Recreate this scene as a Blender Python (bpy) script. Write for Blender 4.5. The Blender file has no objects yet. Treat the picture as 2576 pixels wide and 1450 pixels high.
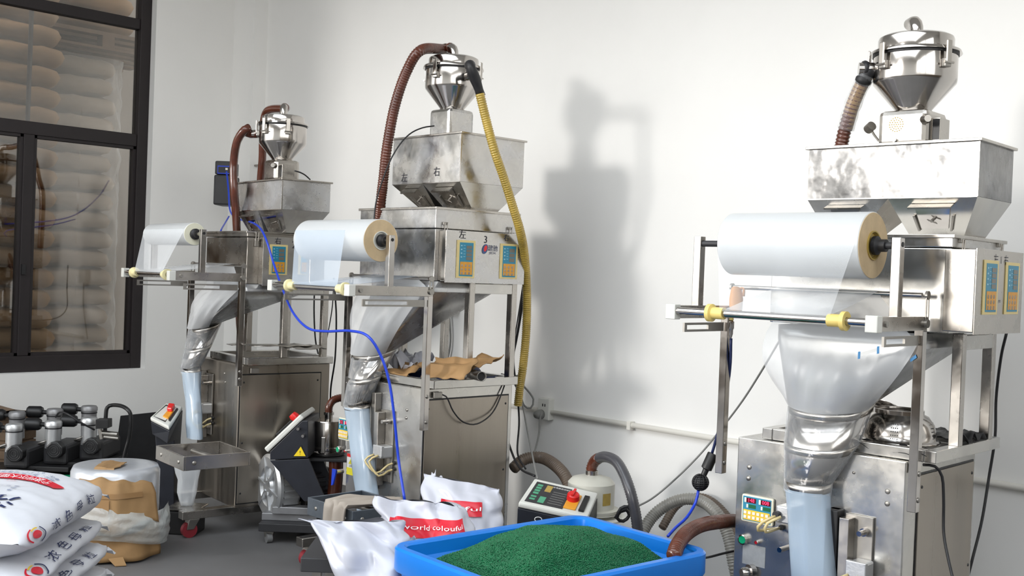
import bpy, math, random
import numpy as np
from mathutils import Vector as V, Matrix, noise
random.seed(7); rng = np.random.default_rng(7)
R = math.radians
C = bpy.context.scene.collection
SC = bpy.context.scene

# ------------------------------------------------------------------ camera
FPX = 2750.0; PIT, ROL, YAW = R(-0.83), R(2.16), R(-45)
fw = V((math.sin(YAW)*math.cos(PIT), math.cos(YAW)*math.cos(PIT), math.sin(PIT)))
r0 = V((math.cos(YAW), -math.sin(YAW), 0)); u0 = r0.cross(fw)
cr = math.cos(ROL)*r0 + math.sin(ROL)*u0; cu = cr.cross(fw)
EYE = V((0, 0, 1.5))
cd = bpy.data.cameras.new('camera'); cam = bpy.data.objects.new('camera', cd); C.objects.link(cam)
cam.matrix_world = Matrix(((cr.x, cu.x, -fw.x, EYE.x), (cr.y, cu.y, -fw.y, EYE.y), (cr.z, cu.z, -fw.z, EYE.z), (0, 0, 0, 1)))
cd.sensor_width = 36; cd.lens = 36*FPX/2576; cd.clip_start = .05
SC.camera = cam
SC.view_settings.view_transform = 'Standard'; SC.view_settings.look = 'None'
SC.view_settings.exposure = 0.0; SC.view_settings.gamma = 1.0
SC.cycles.use_denoising = True
SC.cycles.max_bounces = 10; SC.cycles.diffuse_bounces = 4; SC.cycles.glossy_bounces = 5
SC.cycles.transparent_max_bounces = 16; SC.cycles.caustics_reflective = False; SC.cycles.caustics_refractive = False
SC.cycles.sample_clamp_indirect = 6

# ------------------------------------------------------------------ sky, sun
W = bpy.data.worlds.new('sky'); SC.world = W; W.use_nodes = True
nt = W.node_tree; nt.nodes.clear()
o_ = nt.nodes.new('ShaderNodeOutputWorld'); bg = nt.nodes.new('ShaderNodeBackground')
tc = nt.nodes.new('ShaderNodeTexCoord'); sx = nt.nodes.new('ShaderNodeSeparateXYZ'); rp = nt.nodes.new('ShaderNodeValToRGB')
mp = nt.nodes.new('ShaderNodeMath'); mp.operation = 'MULTIPLY_ADD'; mp.inputs[1].default_value = .5; mp.inputs[2].default_value = .5
nt.links.new(tc.outputs['Generated'], sx.inputs[0]); nt.links.new(sx.outputs['Z'], mp.inputs[0]); nt.links.new(mp.outputs[0], rp.inputs[0])
e = rp.color_ramp.elements
e[0].position = .46; e[0].color = (.15, .14, .12, 1); e[1].position = .52; e[1].color = (1.0, .985, .95, 1)
e2 = e.new(.9); e2.color = (.86, .93, 1.0, 1)
nt.links.new(rp.outputs[0], bg.inputs[0]); bg.inputs[1].default_value = 4.0; nt.links.new(bg.outputs[0], o_.inputs[0])
SUN_DIR = V((.27, 1, -.135)).normalized()
sd = bpy.data.lights.new('sun', 'SUN'); sun = bpy.data.objects.new('sun', sd); C.objects.link(sun)
sd.energy = 1.2; sd.angle = R(8); sd.color = (1.0, .965, .92)
sun.rotation_euler = SUN_DIR.to_track_quat('-Z', 'Y').to_euler(); sun.location = (-2, -9, 3)

# ------------------------------------------------------------------ helpers: pixels to places
def ray(x, y): return (x-1288)*cr - (y-725)*cu + FPX*fw
def F(x, y, d): return EYE + ray(x, y)*(d/FPX)                     # point seen at pixel, at forward distance d
def pl(x, y, n, k):
    n = V(n); q = ray(x, y); return EYE + q*((k-n.dot(EYE))/n.dot(q))
class Frame:                                                         # local frame of one machine standing on the floor
    def __init__(s, O, ang):
        s.O = V((O[0], O[1], 0)); a = R(ang); s.ang = a
        s.U = V((math.cos(a), math.sin(a), 0)); s.V = V((-math.sin(a), math.cos(a), 0))
    def loc(s, p): q = V(p)-s.O; return V((q.dot(s.U), q.dot(s.V), q.z))
    def w(s, p): return s.O + s.U*p[0] + s.V*p[1] + V((0, 0, p[2]))
    def v(s, x, y, k): return s.loc(pl(x, y, s.V, s.V.dot(s.O)+k))
    def u(s, x, y, k): return s.loc(pl(x, y, s.U, s.U.dot(s.O)+k))
    def z(s, x, y, k): return s.loc(pl(x, y, (0, 0, 1), k))
    def f(s, x, y, d): return s.loc(F(x, y, d))
    def d(s, p): return (s.w(p)-EYE).dot(fw)
    def hz(s, py, u, v):                                             # height on the upright line (u,v) seen at row py
        b = s.w((u, v, 0))-EYE; k = V((0, 0, 1)); t = (725-py)/FPX
        return (t*b.dot(fw)-b.dot(cu))/(k.dot(cu)-t*k.dot(fw))
def near(px, py, z, ang): p = pl(px, py, (0, 0, 1), z); return Frame(p, ang)
M3 = near(2280, 1163, .93, 1.7); M2 = near(1066, 980, .93, -1.9); M1 = near(602, 920, .93, -7)
WF = Frame((0, 0), 0)

# ------------------------------------------------------------------ helpers: meshes
class MB:
    def __init__(s): s.v = []; s.f = []
    def add(s, vs, fs):
        n = len(s.v); s.v += [tuple(p) for p in vs]; s.f += [tuple(i+n for i in f) for f in fs]; return s
    def box(s, x0, x1, y0, y1, z0, z1):
        return s.hexa([(x0, y0, z0), (x1, y0, z0), (x1, y1, z0), (x0, y1, z0), (x0, y0, z1), (x1, y0, z1), (x1, y1, z1), (x0, y1, z1)])
    def hexa(s, p): return s.add(p, [(3, 2, 1, 0), (4, 5, 6, 7), (0, 1, 5, 4), (1, 2, 6, 5), (2, 3, 7, 6), (3, 0, 4, 7)])
    def slab(s, poly, off):                                          # polygon pushed along off
        n = len(poly); off = V(off); a = [V(p) for p in poly]
        return s.add(a+[p+off for p in a], [tuple(range(n-1, -1, -1)), tuple(range(n, 2*n))]+[(i, (i+1) % n, n+(i+1) % n, n+i) for i in range(n)])
    def tube(s, pts, r, seg=10, closed=False, caps=True):
        pts = [V(p) for p in pts]; n = len(pts); rr = r if hasattr(r, '__len__') else [r]*n
        t0 = (pts[1]-pts[0]).normalized(); nrm = t0.orthogonal().normalized(); vs = []; fs = []
        for i, p in enumerate(pts):
            a = pts[max(i-1, 0)]; b = pts[min(i+1, n-1)]
            if closed: a = pts[(i-1) % n]; b = pts[(i+1) % n]
            t = (b-a).normalized(); nrm = (nrm-t*nrm.dot(t)).normalized(); bn = t.cross(nrm)
            for k in range(seg):
                an = 2*math.pi*k/seg; vs.append(p+(nrm*math.cos(an)+bn*math.sin(an))*rr[i])
        m = n if closed else n-1
        for i in range(m):
            j = (i+1) % n
            for k in range(seg): fs.append((i*seg+k, i*seg+(k+1) % seg, j*seg+(k+1) % seg, j*seg+k))
        if caps and not closed: fs += [tuple(range(seg-1, -1, -1)), tuple(range((n-1)*seg, n*seg))]
        return s.add(vs, fs)
    def cyl(s, a, b, r, r2=None, seg=20): return s.tube([a, b], [r, r if r2 is None else r2], seg)
    def lathe(s, prof, c=(0, 0, 0), ax=(0, 0, 1), seg=40):           # profile of (radius, height)
        ax = V(ax).normalized(); e1 = ax.orthogonal().normalized(); e2 = ax.cross(e1); c = V(c); vs = []; fs = []
        for r, h in prof:
            for k in range(seg):
                an = 2*math.pi*k/seg; vs.append(c+ax*h+(e1*math.cos(an)+e2*math.sin(an))*r)
        for i in range(len(prof)-1):
            for k in range(seg): fs.append((i*seg+k, i*seg+(k+1) % seg, (i+1)*seg+(k+1) % seg, (i+1)*seg+k))
        return s.add(vs, fs)
    def rings(s, rs, caps=(False, False), close=True):                # loft between rings of equal count
        n = len(rs[0]); vs = [p for r_ in rs for p in r_]; fs = []
        for i in range(len(rs)-1):
            for k in range(n if close else n-1): fs.append((i*n+k, i*n+(k+1) % n, (i+1)*n+(k+1) % n, (i+1)*n+k))
        if caps[0]: fs.append(tuple(range(n-1, -1, -1)))
        if caps[1]: fs.append(tuple(range((len(rs)-1)*n, len(rs)*n)))
        return s.add(vs, fs)
    def grid(s, fn, nu, nv):
        vs = [fn(i/nu, j/nv) for i in range(nu+1) for j in range(nv+1)]
        return s.add(vs, [(i*(nv+1)+j, (i+1)*(nv+1)+j, (i+1)*(nv+1)+j+1, i*(nv+1)+j+1) for i in range(nu) for j in range(nv)])

def prop(o, label=None, cat=None, group=None, kind=None):
    for k, x in (('label', label), ('category', cat), ('group', group), ('kind', kind)):
        if x: o[k] = x
    return o
def obj(name, mb, mat, parent=None, label=None, cat=None, group=None, kind=None, smooth=False, bevel=0, thick=0, sub=0):
    me = bpy.data.meshes.new(name)
    vs = mb.v; org = V((0, 0, 0))
    if parent is None:
        a = np.array(vs); org = V(((a[:, 0].min()+a[:, 0].max())/2, (a[:, 1].min()+a[:, 1].max())/2, a[:, 2].min()))
        vs = [(p[0]-org.x, p[1]-org.y, p[2]-org.z) for p in vs]
    me.from_pydata(vs, [], mb.f)
    me.materials.append(mat)
    if smooth:
        me.polygons.foreach_set('use_smooth', [True]*len(me.polygons))
    o = bpy.data.objects.new(name, me); C.objects.link(o); o.location = org
    if parent is not None: o.parent = parent
    if thick: m = o.modifiers.new('s', 'SOLIDIFY'); m.thickness = thick; m.offset = 0
    if bevel: m = o.modifiers.new('b', 'BEVEL'); m.width = bevel; m.segments = 2; m.limit_method = 'ANGLE'
    if sub: m = o.modifiers.new('d', 'SUBSURF'); m.levels = sub; m.render_levels = sub
    if smooth == 2:
        me.set_sharp_from_angle(angle=R(38))
    return prop(o, label, cat, group, kind)
def thing(name, label, cat, fr=None, loc=None, group=None, ang=0):
    o = bpy.data.objects.new(name, None); C.objects.link(o); o.empty_display_size = .1
    if fr is not None: o.location = fr.O; o.rotation_euler = (0, 0, fr.ang)
    if loc is not None: o.location = loc; o.rotation_euler = (0, 0, ang)
    return prop(o, label, cat, group)
def dup(o, loc=None, ang=None, label=None, group=None):
    def cp(x, par):
        c = x.copy(); C.objects.link(c)
        if par is not None: c.parent = par
        for k in list(x.children): cp(k, c)
        return c
    r_ = cp(o, None)
    if loc is not None: r_.location = loc
    if ang is not None: r_.rotation_euler = (0, 0, ang)
    if label: r_['label'] = label
    if group: r_['group'] = group
    return r_
def spline(pts, step=.02):
    pts = [V(p) for p in pts]; P = [2*pts[0]-pts[1]]+pts+[2*pts[-1]-pts[-2]]; out = []
    for i in range(1, len(P)-2):
        a, b, c, d = P[i-1:i+3]; n = max(2, int((c-b).length/step))
        for k in range(n):
            t = k/n; out.append(.5*((2*b)+(c-a)*t+(2*a-5*b+4*c-d)*t*t+(3*b-a-3*c+d)*t**3))
    out.append(pts[-1]); return out
def hose(name, pts, r, mat, label=None, cat='hose', pitch=0, parent=None, group=None, seg=12, depth=.07):
    p = spline(pts, pitch/4 if pitch else .02); rr = r
    if pitch: rr = [r*(1+depth*(-1, -.6, 1, .6)[i % 4]) for i in range(len(p))]
    return obj(name, MB().tube(p, rr, seg), mat, parent, label, cat, group, smooth=True)
_tc = {}
def text_mesh(body):
    if body not in _tc:
        cu_ = bpy.data.curves.new('t', 'FONT'); cu_.body = body; cu_.size = 1; cu_.align_x = 'CENTER'; cu_.align_y = 'CENTER'; cu_.resolution_u = 2
        to = bpy.data.objects.new('t', cu_); C.objects.link(to)
        me = bpy.data.meshes.new_from_object(to.evaluated_get(bpy.context.evaluated_depsgraph_get()))
        _tc[body] = ([tuple(v.co[:2]) for v in me.vertices], [tuple(p.vertices) for p in me.polygons])
        bpy.data.objects.remove(to); bpy.data.meshes.remove(me); bpy.data.curves.remove(cu_)
    return _tc[body]
def text(body, o, x, y, size, mb=None):                               # text laid on plane o with directions x,y
    mb = mb or MB(); vs, fs = text_mesh(body); o = V(o); x = V(x).normalized(); y = V(y).normalized()
    return mb.add([o+x*(a*size)+y*(b*size) for a, b in vs], fs)

# ------------------------------------------------------------------ materials
def mat(name, col, rough=.5, metal=0, alpha=1, bump=0, bscale=30, var=0, vscale=8, emis=0, coat=0, trans=0, stretch=None, rvar=0, col2=None, sheen=0):
    m = bpy.data.materials.new(name); m.use_nodes = True; n = m.node_tree.nodes; l = m.node_tree.links; b = n['Principled BSDF']
    c4 = (*col, 1); b.inputs['Base Color'].default_value = c4; b.inputs['Roughness'].default_value = rough; b.inputs['Metallic'].default_value = metal
    b.inputs['Alpha'].default_value = alpha; b.inputs['Coat Weight'].default_value = coat; b.inputs['Transmission Weight'].default_value = trans
    if emis: b.inputs['Emission Color'].default_value = c4; b.inputs['Emission Strength'].default_value = emis
    t = n.new('ShaderNodeTexCoord'); mpn = n.new('ShaderNodeMapping'); l.new(t.outputs['Object'], mpn.inputs[0])
    if stretch: mpn.inputs['Scale'].default_value = stretch
    if var or rvar or col2:
        ns = n.new('ShaderNodeTexNoise'); ns.inputs['Scale'].default_value = vscale; ns.inputs['Detail'].default_value = 5; ns.inputs['Roughness'].default_value = .6
        l.new(mpn.outputs[0], ns.inputs[0]); cr_ = n.new('ShaderNodeValToRGB'); l.new(ns.outputs[0], cr_.inputs[0])
        e = cr_.color_ramp.elements; e[0].position = .30; e[1].position = .68
        c2 = col2 or tuple(min(1, x*(1-var)) for x in col); e[0].color = (*c2, 1); e[1].color = c4
        l.new(cr_.outputs[0], b.inputs['Base Color'])
        if rvar:
            mr = n.new('ShaderNodeMapRange'); l.new(ns.outputs[0], mr.inputs[0]); mr.inputs[1].default_value = .35; mr.inputs[2].default_value = .68
            mr.inputs[3].default_value = max(.03, rough-rvar); mr.inputs[4].default_value = rough+rvar; l.new(mr.outputs[0], b.inputs['Roughness'])
    if bump:
        nb = n.new('ShaderNodeTexNoise'); nb.inputs['Scale'].default_value = bscale; nb.inputs['Detail'].default_value = 3
        l.new(mpn.outputs[0], nb.inputs[0]); bp = n.new('ShaderNodeBump'); bp.inputs['Strength'].default_value = bump; bp.inputs['Distance'].default_value = .01
        l.new(nb.outputs[0], bp.inputs['Height']); l.new(bp.outputs[0], b.inputs['Normal'])
    return m
STEEL = mat('steel', (.53, .50, .46), .28, 1, bump=.05, bscale=6, var=.22, vscale=5, rvar=.12)
STEELV = mat('steel_brushed', (.39, .35, .30), .34, 1, bump=.04, bscale=40, stretch=(1, 1, .06), var=.15, vscale=9, rvar=.08)
STEELP = mat('steel_polished', (.56, .53, .50), .15, 1, bump=.04, bscale=5, var=.15, vscale=6, rvar=.06)
STEELD = mat('steel_dull', (.42, .40, .37), .42, 1, var=.3, vscale=7, rvar=.1)
def patina(name, base=(.62, .61, .59), amt=.5, sc=7, dk=.2, bp_=.18):                 # steel with hazy whitish wear patches
    m = mat(name, base, .25, 1, bump=bp_, bscale=7, var=dk, vscale=sc, rvar=.12)
    n = m.node_tree.nodes; l = m.node_tree.links; b = n['Principled BSDF']; out = n['Material Output']
    d = n.new('ShaderNodeBsdfPrincipled'); d.inputs['Base Color'].default_value = (.62, .64, .68, 1); d.inputs['Roughness'].default_value = .5; d.inputs['Metallic'].default_value = .3
    ns = n.new('ShaderNodeTexNoise'); ns.inputs['Scale'].default_value = sc*.7; ns.inputs['Detail'].default_value = 3.5; ns.inputs['Distortion'].default_value = .4
    t = n.new('ShaderNodeTexCoord'); l.new(t.outputs['Object'], ns.inputs[0])
    r_ = n.new('ShaderNodeMapRange'); l.new(ns.outputs[0], r_.inputs[0]); r_.inputs[1].default_value = .40; r_.inputs[2].default_value = .68; r_.inputs[4].default_value = amt
    mx = n.new('ShaderNodeMixShader'); l.new(r_.outputs[0], mx.inputs[0]); l.new(b.outputs[0], mx.inputs[1]); l.new(d.outputs[0], mx.inputs[2]); l.new(mx.outputs[0], out.inputs[0])
    return m
PAT = patina('steel_patina', (.68, .67, .65), .35); PATL = patina('steel_patina_light', (.57, .55, .52), amt=.35, sc=9); HOP3 = patina('steel_hopper_mottled', (.30, .295, .29), .16, 6, .8, .9); PATS = patina('steel_patina_soft', (.6, .58, .54), .3, 4)
PAINT = mat('wall_paint', (.86, .855, .835), .75, bump=.03, bscale=25, var=.035, vscale=1.5)
CONC = mat('concrete', (.17, .165, .165), .62, bump=.1, bscale=14, var=.28, vscale=2.2, rvar=.12)
FRAMEP = mat('dark_frame_paint', (.015, .010, .011), .6, var=.3, vscale=6)
BLACK = mat('black_plastic', (.011, .011, .012), .42, bump=.03)
RUB = mat('black_rubber', (.012, .012, .014), .5)
DGREY = mat('dark_grey_paint', (.035, .035, .038), .5, var=.25, vscale=9)
NAVY = mat('dark_navy_metal', (.018, .02, .028), .38, var=.3, vscale=12)
BRHOSE = mat('brown_hose', (.13, .035, .018), .25, coat=.4, var=.45, vscale=14)
TANHOSE = mat('tan_hose', (.36, .22, .09), .3, coat=.4, var=.3, vscale=16)
YEHOSE = mat('yellow_hose', (.52, .36, .06), .3, coat=.4, var=.35, vscale=18)
GRHOSE = mat('grey_hose', (.30, .29, .26), .32, coat=.3, var=.3, vscale=14)
DKHOSE = mat('dark_grey_hose', (.07, .07, .08), .35, coat=.3, var=.3, vscale=14)
OLHOSE = mat('dusty_brown_hose', (.16, .12, .09), .4, var=.3, vscale=14)
TUBEY = mat('amber_air_tube', (.62, .50, .24), .25, coat=.5)
BLUEH = mat('blue_air_hose', (.01, .05, .55), .35)
CABG = mat('grey_cable', (.22, .22, .21), .5)
ROLLW = mat('film_roll_white', (.60, .62, .63), .3, coat=.15, bump=.02, bscale=4, stretch=(8, 1, 1))
ROLLE = mat('film_roll_end', (.66, .50, .30), .5, var=.18, vscale=22)
ROLLE1 = mat('film_roll_end_pale', (.80, .78, .62), .45)
BRASS = mat('old_yellow_core', (.48, .34, .08), .4, var=.35, vscale=20)
WPLAS = mat('off_white_plastic', (.72, .72, .67), .38, var=.08)
YCOL = mat('cream_yellow_nylon', (.80, .62, .20), .4)
YCOLP = mat('pale_cream_nylon', (.82, .74, .42), .4)
KRAFT = mat('kraft_cardboard', (.40, .235, .10), .75, bump=.12, bscale=9, var=.2, vscale=6)
KRAFTD = mat('kraft_tape', (.33, .185, .075), .45)
SACKW = mat('white_woven_sack', (.68, .69, .73), .42, bump=.25, bscale=7, var=.05)
SACKP = mat('white_plastic_sack', (.55, .56, .62), .33, bump=.3, bscale=6)
INKN = mat('navy_ink', (.012, .022, .09), .5); INKB = mat('blue_grey_ink', (.05, .09, .22), .5); INKR = mat('red_ink', (.60, .012, .03), .4)
INKK = mat('marker_ink', (.02, .02, .03), .6); INKW = mat('white_ink', (.85, .85, .85), .5); INKY = mat('yellow_ink', (.75, .5, .05), .5)
TEAL = mat('teal_panel', (.02, .23, .36), .35); CREAM = mat('cream_frame', (.72, .58, .26), .45); ORANGE = mat('orange_keypad', (.72, .33, .03), .4, var=.15, vscale=40)
CREAMW = mat('cream_white_frame', (.84, .80, .62), .4); LCD = mat('grey_display', (.16, .15, .12), .3)
GLED = mat('green_display', (.005, .12, .045), .3); REDW = mat('dark_red_display', (.10, .004, .01), .2)
SEG = mat('red_digits', (1, .03, .12), .4, emis=1.6); GREENB = mat('green_button', (.0, .36, .16), .35); REDB = mat('red_button', (.5, .01, .02), .35)
KEY = mat('key_white', (.82, .76, .68), .4); KEYY = mat('yellow_keypad', (.80, .52, .03), .4)
SIGNY = mat('warning_yellow', (.85, .62, .02), .4); LBLW = mat('label_white', (.8, .8, .78), .5); LBLY = mat('label_yellow', (.78, .70, .03), .45)
GLYE = mat('green_yellow_lens', (.08, .35, .2), .3); ORKNOB = mat('orange_switch', (.80, .35, .03), .4); RKNOB = mat('red_knob', (.72, .015, .015), .3)
ALU = mat('cast_aluminium', (.60, .61, .62), .38, .8, bump=.1, bscale=40); ALUD = mat('dusty_aluminium', (.36, .36, .37), .45, .6, var=.25, vscale=10)
BLUE = mat('blue_tub_plastic', (.005, .20, .72), .33, var=.05); PEL = mat('green_pellets', (.008, .16, .06), .35, var=.35, vscale=60)
REDRUB = mat('red_wheel', (.25, .02, .03), .45); GREYRUB = mat('grey_wheel', (.22, .22, .22), .5)
PIPEY = mat('ochre_pipe', (.55, .28, .035), .35, var=.08); PVC = mat('white_conduit', (.80, .78, .72), .4)
RAG = mat('beige_rag', (.46, .40, .34), .9, bump=.1, bscale=60); TAPEB = mat('blue_tape', (.02, .22, .50), .3)
KSACK = mat('brown_paper_sack', (.40, .26, .14), .7, bump=.35, bscale=7, var=.35, vscale=3, stretch=(1, 1, 3))
KSACK2 = mat('grey_paper_sack', (.42, .33, .24), .6, bump=.35, bscale=7, var=.4, vscale=3, stretch=(1, 1, 3))
WOOD = mat('pallet_wood', (.20, .13, .08), .8, var=.3)
def film(name, a, rough=.12, col=(.9, .93, .96), bump=.4, bs=5):       # clear plastic film: mostly lets light through, some sheen
    m = mat(name, col, rough, 0, bump=bump, bscale=bs); n = m.node_tree.nodes; l = m.node_tree.links; b = n['Principled BSDF']; out = n['Material Output']
    b.inputs['Specular IOR Level'].default_value = .9
    t = n.new('ShaderNodeBsdfTransparent'); lw = n.new('ShaderNodeLayerWeight'); lw.inputs[0].default_value = .35
    mr = n.new('ShaderNodeMapRange'); mr.inputs[3].default_value = a; mr.inputs[4].default_value = min(1, a+.5); l.new(lw.outputs['Facing'], mr.inputs[0])
    mx = n.new('ShaderNodeMixShader'); l.new(mr.outputs[0], mx.inputs[0]); l.new(t.outputs[0], mx.inputs[1]); l.new(b.outputs[0], mx.inputs[2]); l.new(mx.outputs[0], out.inputs[0])
    return m
FILM = film('clear_film', .32); FUN = patina('steel_funnel', (.50, .50, .49), .55, 4, .15, .05); SHEET = film('clear_film_sheet', .38, .34, (.80, .82, .84), bump=.25); WEB = film('clear_film_web', .17); SLEEVE = film('clear_film_sleeve', .07, .08, bump=.7, bs=12); FILMB = film('bluish_clear_film', .5, .16, (.55, .68, .82)); WRAP = film('stretch_wrap', .14, .1, bump=.8, bs=9); BUB = film('bubble_wrap', .42, .2, (.80, .83, .80), .5, 45)
def glassmat():
    m = bpy.data.materials.new('window_glass'); m.use_nodes = True; n = m.node_tree.nodes; l = m.node_tree.links; n.clear()
    out = n.new('ShaderNodeOutputMaterial'); t = n.new('ShaderNodeBsdfTransparent'); t.inputs[0].default_value = (.93, .91, .88, 1)
    g = n.new('ShaderNodeBsdfGlossy'); g.inputs['Roughness'].default_value = .01; fr = n.new('ShaderNodeFresnel'); fr.inputs[0].default_value = 2.0
    mx = n.new('ShaderNodeMixShader'); l.new(fr.outputs[0], mx.inputs[0]); l.new(t.outputs[0], mx.inputs[1]); l.new(g.outputs[0], mx.inputs[2]); l.new(mx.outputs[0], out.inputs[0])
    return m
GLASS = glassmat()

# ------------------------------------------------------------------ setting
YB, XL, XR, YF, ZC = 4.5, -7.5, 3.2, -5.5, 4.6
ST = 'structure'
obj('floor', MB().box(XL-2.6, XR+.2, YF-.2, YB+.2, -.1, 0), CONC, kind=ST)
b = MB(); b.box(XL-2.6, XR+.2, 1.6, YB+.2, ZC, ZC+.15); b.box(XL-2.6, XR+.2, YF-.2, -3.4, ZC, ZC+.15); b.box(XL-2.6, -5.6, -3.4, 1.6, ZC, ZC+.15); b.box(1.4, XR+.2, -3.4, 1.6, ZC, ZC+.15)
obj('ceiling', b, PAINT, kind=ST)  # unseen; roof opening added to brighten the upper walls
ad = bpy.data.lights.new('daylight_portal', 'AREA'); ad.shape = 'RECTANGLE'; ad.size = 7; ad.size_y = 5; ad.cycles.is_portal = True
ao = bpy.data.objects.new('daylight_portal', ad); C.objects.link(ao); ao.location = (-2.1, -.9, ZC+.1)
obj('wall_back', MB().box(XL-.2, XR+.2, YB, YB+.2, 0, ZC), PAINT, kind=ST)
b = MB(); b.box(XR, XR+.2, YF, YB, 2.1, 2.2); b.box(XR, XR+.2, YF, YB, 4.45, ZC); b.box(XR, XR+.2, 2.6, YB, 2.2, 4.45)
for y_ in (YF, -2.9, -.2): b.box(XR, XR+.2, y_, y_+.12, 2.2, 4.45)
obj('wall_right', b, PAINT, kind=ST)
obj('wall_right_darkener', MB().box(XR, XR+.2, YF, YB, 0, 2.1), mat('darkener_brown', (.13, .10, .075), .7), kind=ST)  # unseen brown lower wall, added for dark steel reflections and less bounce light
# left wall with the interior window
yR = WF.u(382, 400, XL)[1]; zS = WF.u(372, 928, XL)[2]; yL = 1.2; zT = 3.95
Y0 = .35
b = MB(); b.box(XL-.24, XL, Y0, YB, 0, zS); b.box(XL-.24, XL, Y0, YB, zT, ZC); b.box(XL-.24, XL, yR, YB, zS, zT); b.box(XL-.24, XL, Y0, yL, zS, zT)
obj('wall_left', b, PAINT, kind=ST)
obj('trim_1', MB().box(XL, -7.21, 4.385, YB, 0, ZC), PAINT, kind=ST)   # corner pilaster
# front wall behind the camera: unseen, its one opening placed to shape the sun patch
b = MB(); xs = [XL, -4.9, -4.1, -1.2, -.6, 2.4, XR]
b.box(XL, XR, YF-.2, YF, 4.2, ZC)
for x0, x1 in ((-10.2, -10.1), (-3.75, XR)): b.box(x0, x1, YF-.2, YF, 1.15, 4.2)
obj('wall_front', b, PAINT, kind=ST)
obj('wall_front_darkener', MB().box(-10.2, XR, YF-.2, YF, 0, 1.15), bpy.data.materials['darkener_brown'], kind=ST)  # unseen dark sill, added to darken low reflections in the steel
obj('ground_outside', MB().box(-30, 30, -40, YF-.2, -.12, -.02), mat('yard_concrete', (.34, .33, .32), .8), kind=ST)
for x0, x1, z0 in ((-10.1, -3.75, 1.15),):
    ad = bpy.data.lights.new('daylight_portal', 'AREA'); ad.shape = 'RECTANGLE'; ad.size = x1-x0; ad.size_y = 4.2-z0; ad.cycles.is_portal = True
    ao = bpy.data.objects.new('daylight_portal', ad); C.objects.link(ao); ao.location = ((x0+x1)/2, YF-.1, (z0+4.2)/2); ao.rotation_euler = (R(90), 0, 0)
ad = bpy.data.lights.new('daylight_portal', 'AREA'); ad.shape = 'RECTANGLE'; ad.size = 8.1; ad.size_y = 2.25; ad.cycles.is_portal = True
ao = bpy.data.objects.new('daylight_portal', ad); C.objects.link(ao); ao.location = (XR+.1, -1.45, 3.32); ao.rotation_euler = (R(90), 0, R(90))
# window 1
XG = XL-.12
def yz(px, py): p = WF.u(px, py, XG); return p[1], p[2]
win = thing('window_1', None, None, loc=(0, 0, 0)); win['kind'] = ST
yo = yR; ys = yz(340, 300)[0]; zb0 = zS; zb1 = yz(200, 891)[1]
zt0 = yz(200, 354)[1]; zt1 = yz(200, 322)[1]; zu0 = yz(200, 47)[1]; zu1 = yz(200, 20)[1]
ym0, ym1 = yz(47, 600)[0], yz(74, 600)[0]
def bar(y0, y1, z0, z1, d=.05): obj('window_frame', MB().box(XG-d/2, XG+d/2, y0, y1, z0, z1), FRAMEP, win, bevel=.004)
bar(ys, yo, zS, zT, .1); bar(yL, ys, zS, zb1, .1); bar(yL, ys, zt0, zt1, .08); bar(yL, ys, zu0, zu1, .07)
bar(ym0, ym1, zb1, zt0, .08); bar(yL, ys, zT-.06, zT, .1); bar(yL, yL+.05, zS, zT, .1)
for y0, y1, z0, z1 in ((ym1, ys, zb1, zt0), (yL+.05, ym0, zb1, zt0)):    # sash rims round the lower panes
    q = MB()
    for a in ((y0, y0+.02, z0, z1), (y1-.02, y1, z0, z1), (y0, y1, z0, z0+.02), (y0, y1, z1-.02, z1)): q.box(XG-.03, XG+.03, *a)
    obj('sash', q, FRAMEP, win)
for y0, y1, z0, z1 in ((ym1, ys, zb1, zt0), (yL+.05, ym0, zb1, zt0), (yL+.05, ys, zt1, zu0), (yL+.05, ys, zu1, zT-.06)):
    obj('window_pane', MB().box(XG-.003, XG+.003, y0, y1, z0, z1), GLASS, win)
obj('window_lock', MB().box(XG+.04, XG+.06, ym0+.005, ym0+.03, yz(45, 690)[1], yz(45, 665)[1]), BLACK, win)
# store room beyond the window
b = MB(); b.box(XL-2.7, XL-2.5, Y0, YB+1.2, 0, ZC); b.box(XL-2.7, XL-.2, YB+1, YB+1.2, 0, ZC); b.box(XL-2.7, XL-.24, Y0, Y0+.2, 0, ZC)
obj('wall_store', b, mat('store_wall', (.34, .31, .28), .8), kind=ST)
ld = bpy.data.lights.new('store_fill', 'AREA'); ld.shape = 'RECTANGLE'; ld.size = .3; ld.size_y = 3; ld.energy = 20; ld.color = (1, .93, .84)
lo = bpy.data.objects.new('store_fill', ld); C.objects.link(lo); lo.location = (XL-.75, 1.9, 4.3)  # fill light added to brighten the sacks; no lamp is seen there
# pipe and conduit
yc = 4.45; p = pl(650, 200, (0, 1, 0), yc); q0 = pl(649, 450, (0, 1, 0), yc)
b = MB().cyl((p.x, yc, .1), (p.x, yc, ZC), .02)
pp = thing('trim_2', None, None, loc=(0, 0, 0)); pp['kind'] = ST
obj('pipe', b, PIPEY, pp, smooth=True)
obj('pipe_valve', MB().cyl((p.x-.05, yc-.02, WF.hz(418, p.x, yc)), (p.x+.13, yc-.02, WF.hz(418, p.x, yc)), .008).lathe([(0, 0), (.02, 0), (.02, .03), (0, .03)], (p.x-.03, yc-.02, WF.hz(418, p.x, yc)), (1, 0, 0), 8), STEELD, pp)
def onw(px, py, off=.02): return pl(px, py, (0, 1, 0), YB-off)
a, c = onw(1398, 1038), onw(1836, 1112); c2 = a+(c-a)*2.6
cz = (a.z+c.z)/2
cond = thing('trim_3', None, None, loc=(0, 0, 0)); cond['kind'] = ST
obj('conduit', MB().cyl((a.x-.9, YB-.02, cz), (2.9, YB-.02, cz), .014), PVC, cond, smooth=True)
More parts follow.
